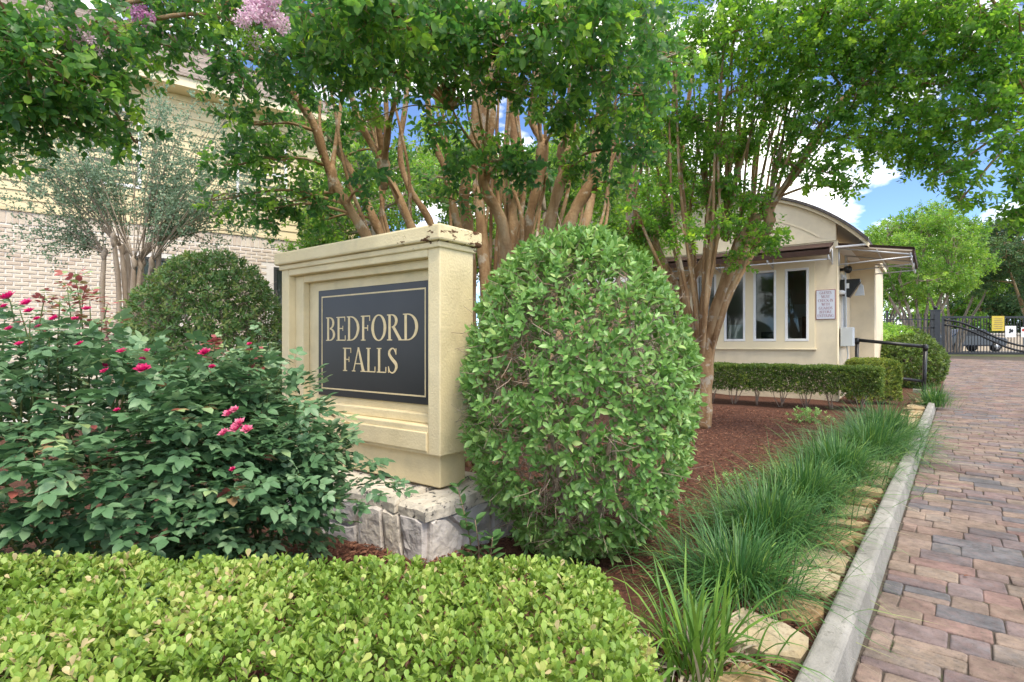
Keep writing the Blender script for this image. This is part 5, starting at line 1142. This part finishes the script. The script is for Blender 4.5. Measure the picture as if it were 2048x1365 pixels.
dk = thing('strap_leaf_plant', 'dark glossy strap-leaved plant with yellow leaves by the guardhouse back corner', 'plant', (9.0,13.6,gz(9,13.6)))
nn = 110; a_ = RG.uniform(0,6.28,nn); el = RG.uniform(.2,1.3,nn); D = np.stack([np.cos(a_)*np.cos(el),np.sin(a_)*np.cos(el),np.sin(el)],1); P = RG.normal(0,.18,(nn,3))*np.array([1,1,0])+np.array([0,0,.4])*RG.random((nn,1))+np.array([0,0,.15])
foliage(dk, 'leaf', (P, D, np.tile([0,0,1.],(nn,1))+rvec(nn)*.3, RG.uniform(.35,.6,nn), np.clip(RG.uniform(0,1,nn)**1.3,0,.999)), M['l_dark'], 0)
mb = MB(); mb.tube([(0,0,-.05),(0,0,.5)], .03, 6); mb.obj('stem', M['twig'], dk)

# ------------------------------------------------------------------ edging stones along the kerb
a = -1.3
i = 0
while a < 11.2:
    ln_ = random.uniform(.14,.40); wd_ = random.uniform(.18,.32); n = random.choice([7,8,9,11]); P = []
    for k in range(n):
        t = 2*math.pi*k/n; ca, sa = math.cos(t), math.sin(t); sq = (abs(ca)**5+abs(sa)**5)**-.2
        P.append((ca*sq*ln_/2*random.uniform(.74,1.06), sa*sq*wd_/2*random.uniform(.78,1.05)))
    hgt = random.uniform(.012,.038); V = [(x*.98,y*.98,-.05) for x,y in P]+[(x,y,hgt*.75) for x,y in P]+[(x*.90,y*.90,hgt+random.uniform(-.010,.008)) for x,y in P]+[(0,0,hgt+.004)]
    F = [(k,(k+1)%n,n+(k+1)%n,n+k) for k in range(n)]+[(n+k,n+(k+1)%n,2*n+(k+1)%n,2*n+k) for k in range(n)]+[(2*n+k,2*n+(k+1)%n,3*n) for k in range(n)]
    mb = MB(); mb.add(V, F); o = mb.obj('edging_stone', M['flag'], None, label='flat ochre sandstone slab edging the planting bed along the curb', cat='stone', group='edging stones along the curb')
    o.location = drv(a+ln_/2, -.118-wd_/2+random.uniform(-.015,.01), .055); o.rotation_euler = (random.uniform(-.11,.11), random.uniform(-.11,.11), math.atan2(DC.y,DC.x)+random.uniform(-.15,.15))
    a += ln_+random.uniform(.01,.05); i += 1

# ------------------------------------------------------------------ mulch chips and litter
def chips(n, area):
    V = []; F = []
    for i in range(n):
        x, y = area(); z = .052+.035*mnoise.noise(Vector((((x-DO.x)*DC.x+(y-DO.y)*DC.y)*1.3, ((x-DO.x)*DP.x+(y-DO.y)*DP.y)*1.3, 0)))+gz(x,y)
        l_ = random.uniform(.012,.045); w = random.uniform(.002,.006); t = random.uniform(0,6.28); el = random.gauss(0,.3); d = Vector((math.cos(t)*math.cos(el),math.sin(t)*math.cos(el),math.sin(el))); s = Vector((-math.sin(t),math.cos(t),random.uniform(-.4,.4))).normalized(); u = d.cross(s)
        c = Vector((x,y,z+random.uniform(0,.012))); k = len(V)
        V += [c-d*l_/2-s*w, c-d*l_/2+s*w, c+d*l_/2-s*w*.6, c+d*l_/2+s*w*.6, c-d*l_*.3+u*w*1.1, c+d*l_*.4+u*w]
        F += [(k,k+1,k+4),(k+1,k+3,k+5,k+4),(k,k+4,k+5,k+2),(k+2,k+5,k+3)]
    m = bpy.data.meshes.new('mulch_chips'); m.from_pydata([tuple(v) for v in V], [], F); return link('mulch_chips', m, None, M['chip'], label='reddish brown shredded wood mulch covering the planting bed', cat='mulch', kind='stuff')
def area_all():
    while True:
        r = random.random()
        if r < .50: a_, b_ = random.uniform(.2,7.5)**1.0, random.uniform(-2.9,-.2)
        elif r < .8: return random.uniform(-2.4,-.1), random.uniform(1.7,3.0)
        else: a_, b_ = random.uniform(-1.4,2), random.uniform(-.6,-.16)
        p = DO+DC*a_+DP*b_
        if p.y > 1.3: return p.x, p.y
chips(26000, area_all)
# a few grass tufts in the paver joints and fallen leaves
def tuft(a_, b_): 
    o = blades('joint_weed', 'tiny green weed sprouting from a joint between the pavers', 0, 0, 16, .035, .003, M['l_grass2'], .03, .1, .7, 'weeds between the pavers'); p = drv(a_,b_,-.006); o.location = p
for a_, b_ in ((.62,.55),(1.5,.98),(2.5,1.05),(3.0,.85),(4.8,.06),(5.2,.1),(5.6,.8),(6.3,.05),(6.9,.5),(7.8,.9),(8.6,.04)): tuft(a_, b_)
vl = leaf_variants('leaf', M['chip'])
for a_, b_ in ((.05,.45),(1.2,.55),(1.35,.33),(2.2,.7),(-.25,.32)):
    o = link('fallen_leaf', vl[4], None, None, 'small dry brown leaf lying on the brick drive', 'leaf', 'fallen leaves on the drive'); o.location = drv(a_,b_,.008); o.scale = (.03,)*3; o.rotation_euler = (0,0,random.uniform(0,6))

for k in range(16):
    a_, b_ = random.uniform(1.2,7), random.uniform(-2.6,-.9)
    o = link('fallen_leaf', vl[random.randrange(4,9)], None, None, 'small dry brown leaf lying on the red mulch', 'leaf', 'fallen leaves on the mulch'); o.location = drv(a_,b_,.085); o.scale = (random.uniform(.035,.055),)*3; o.rotation_euler = (random.uniform(-.3,.3),random.uniform(-.3,.3),random.uniform(0,6))
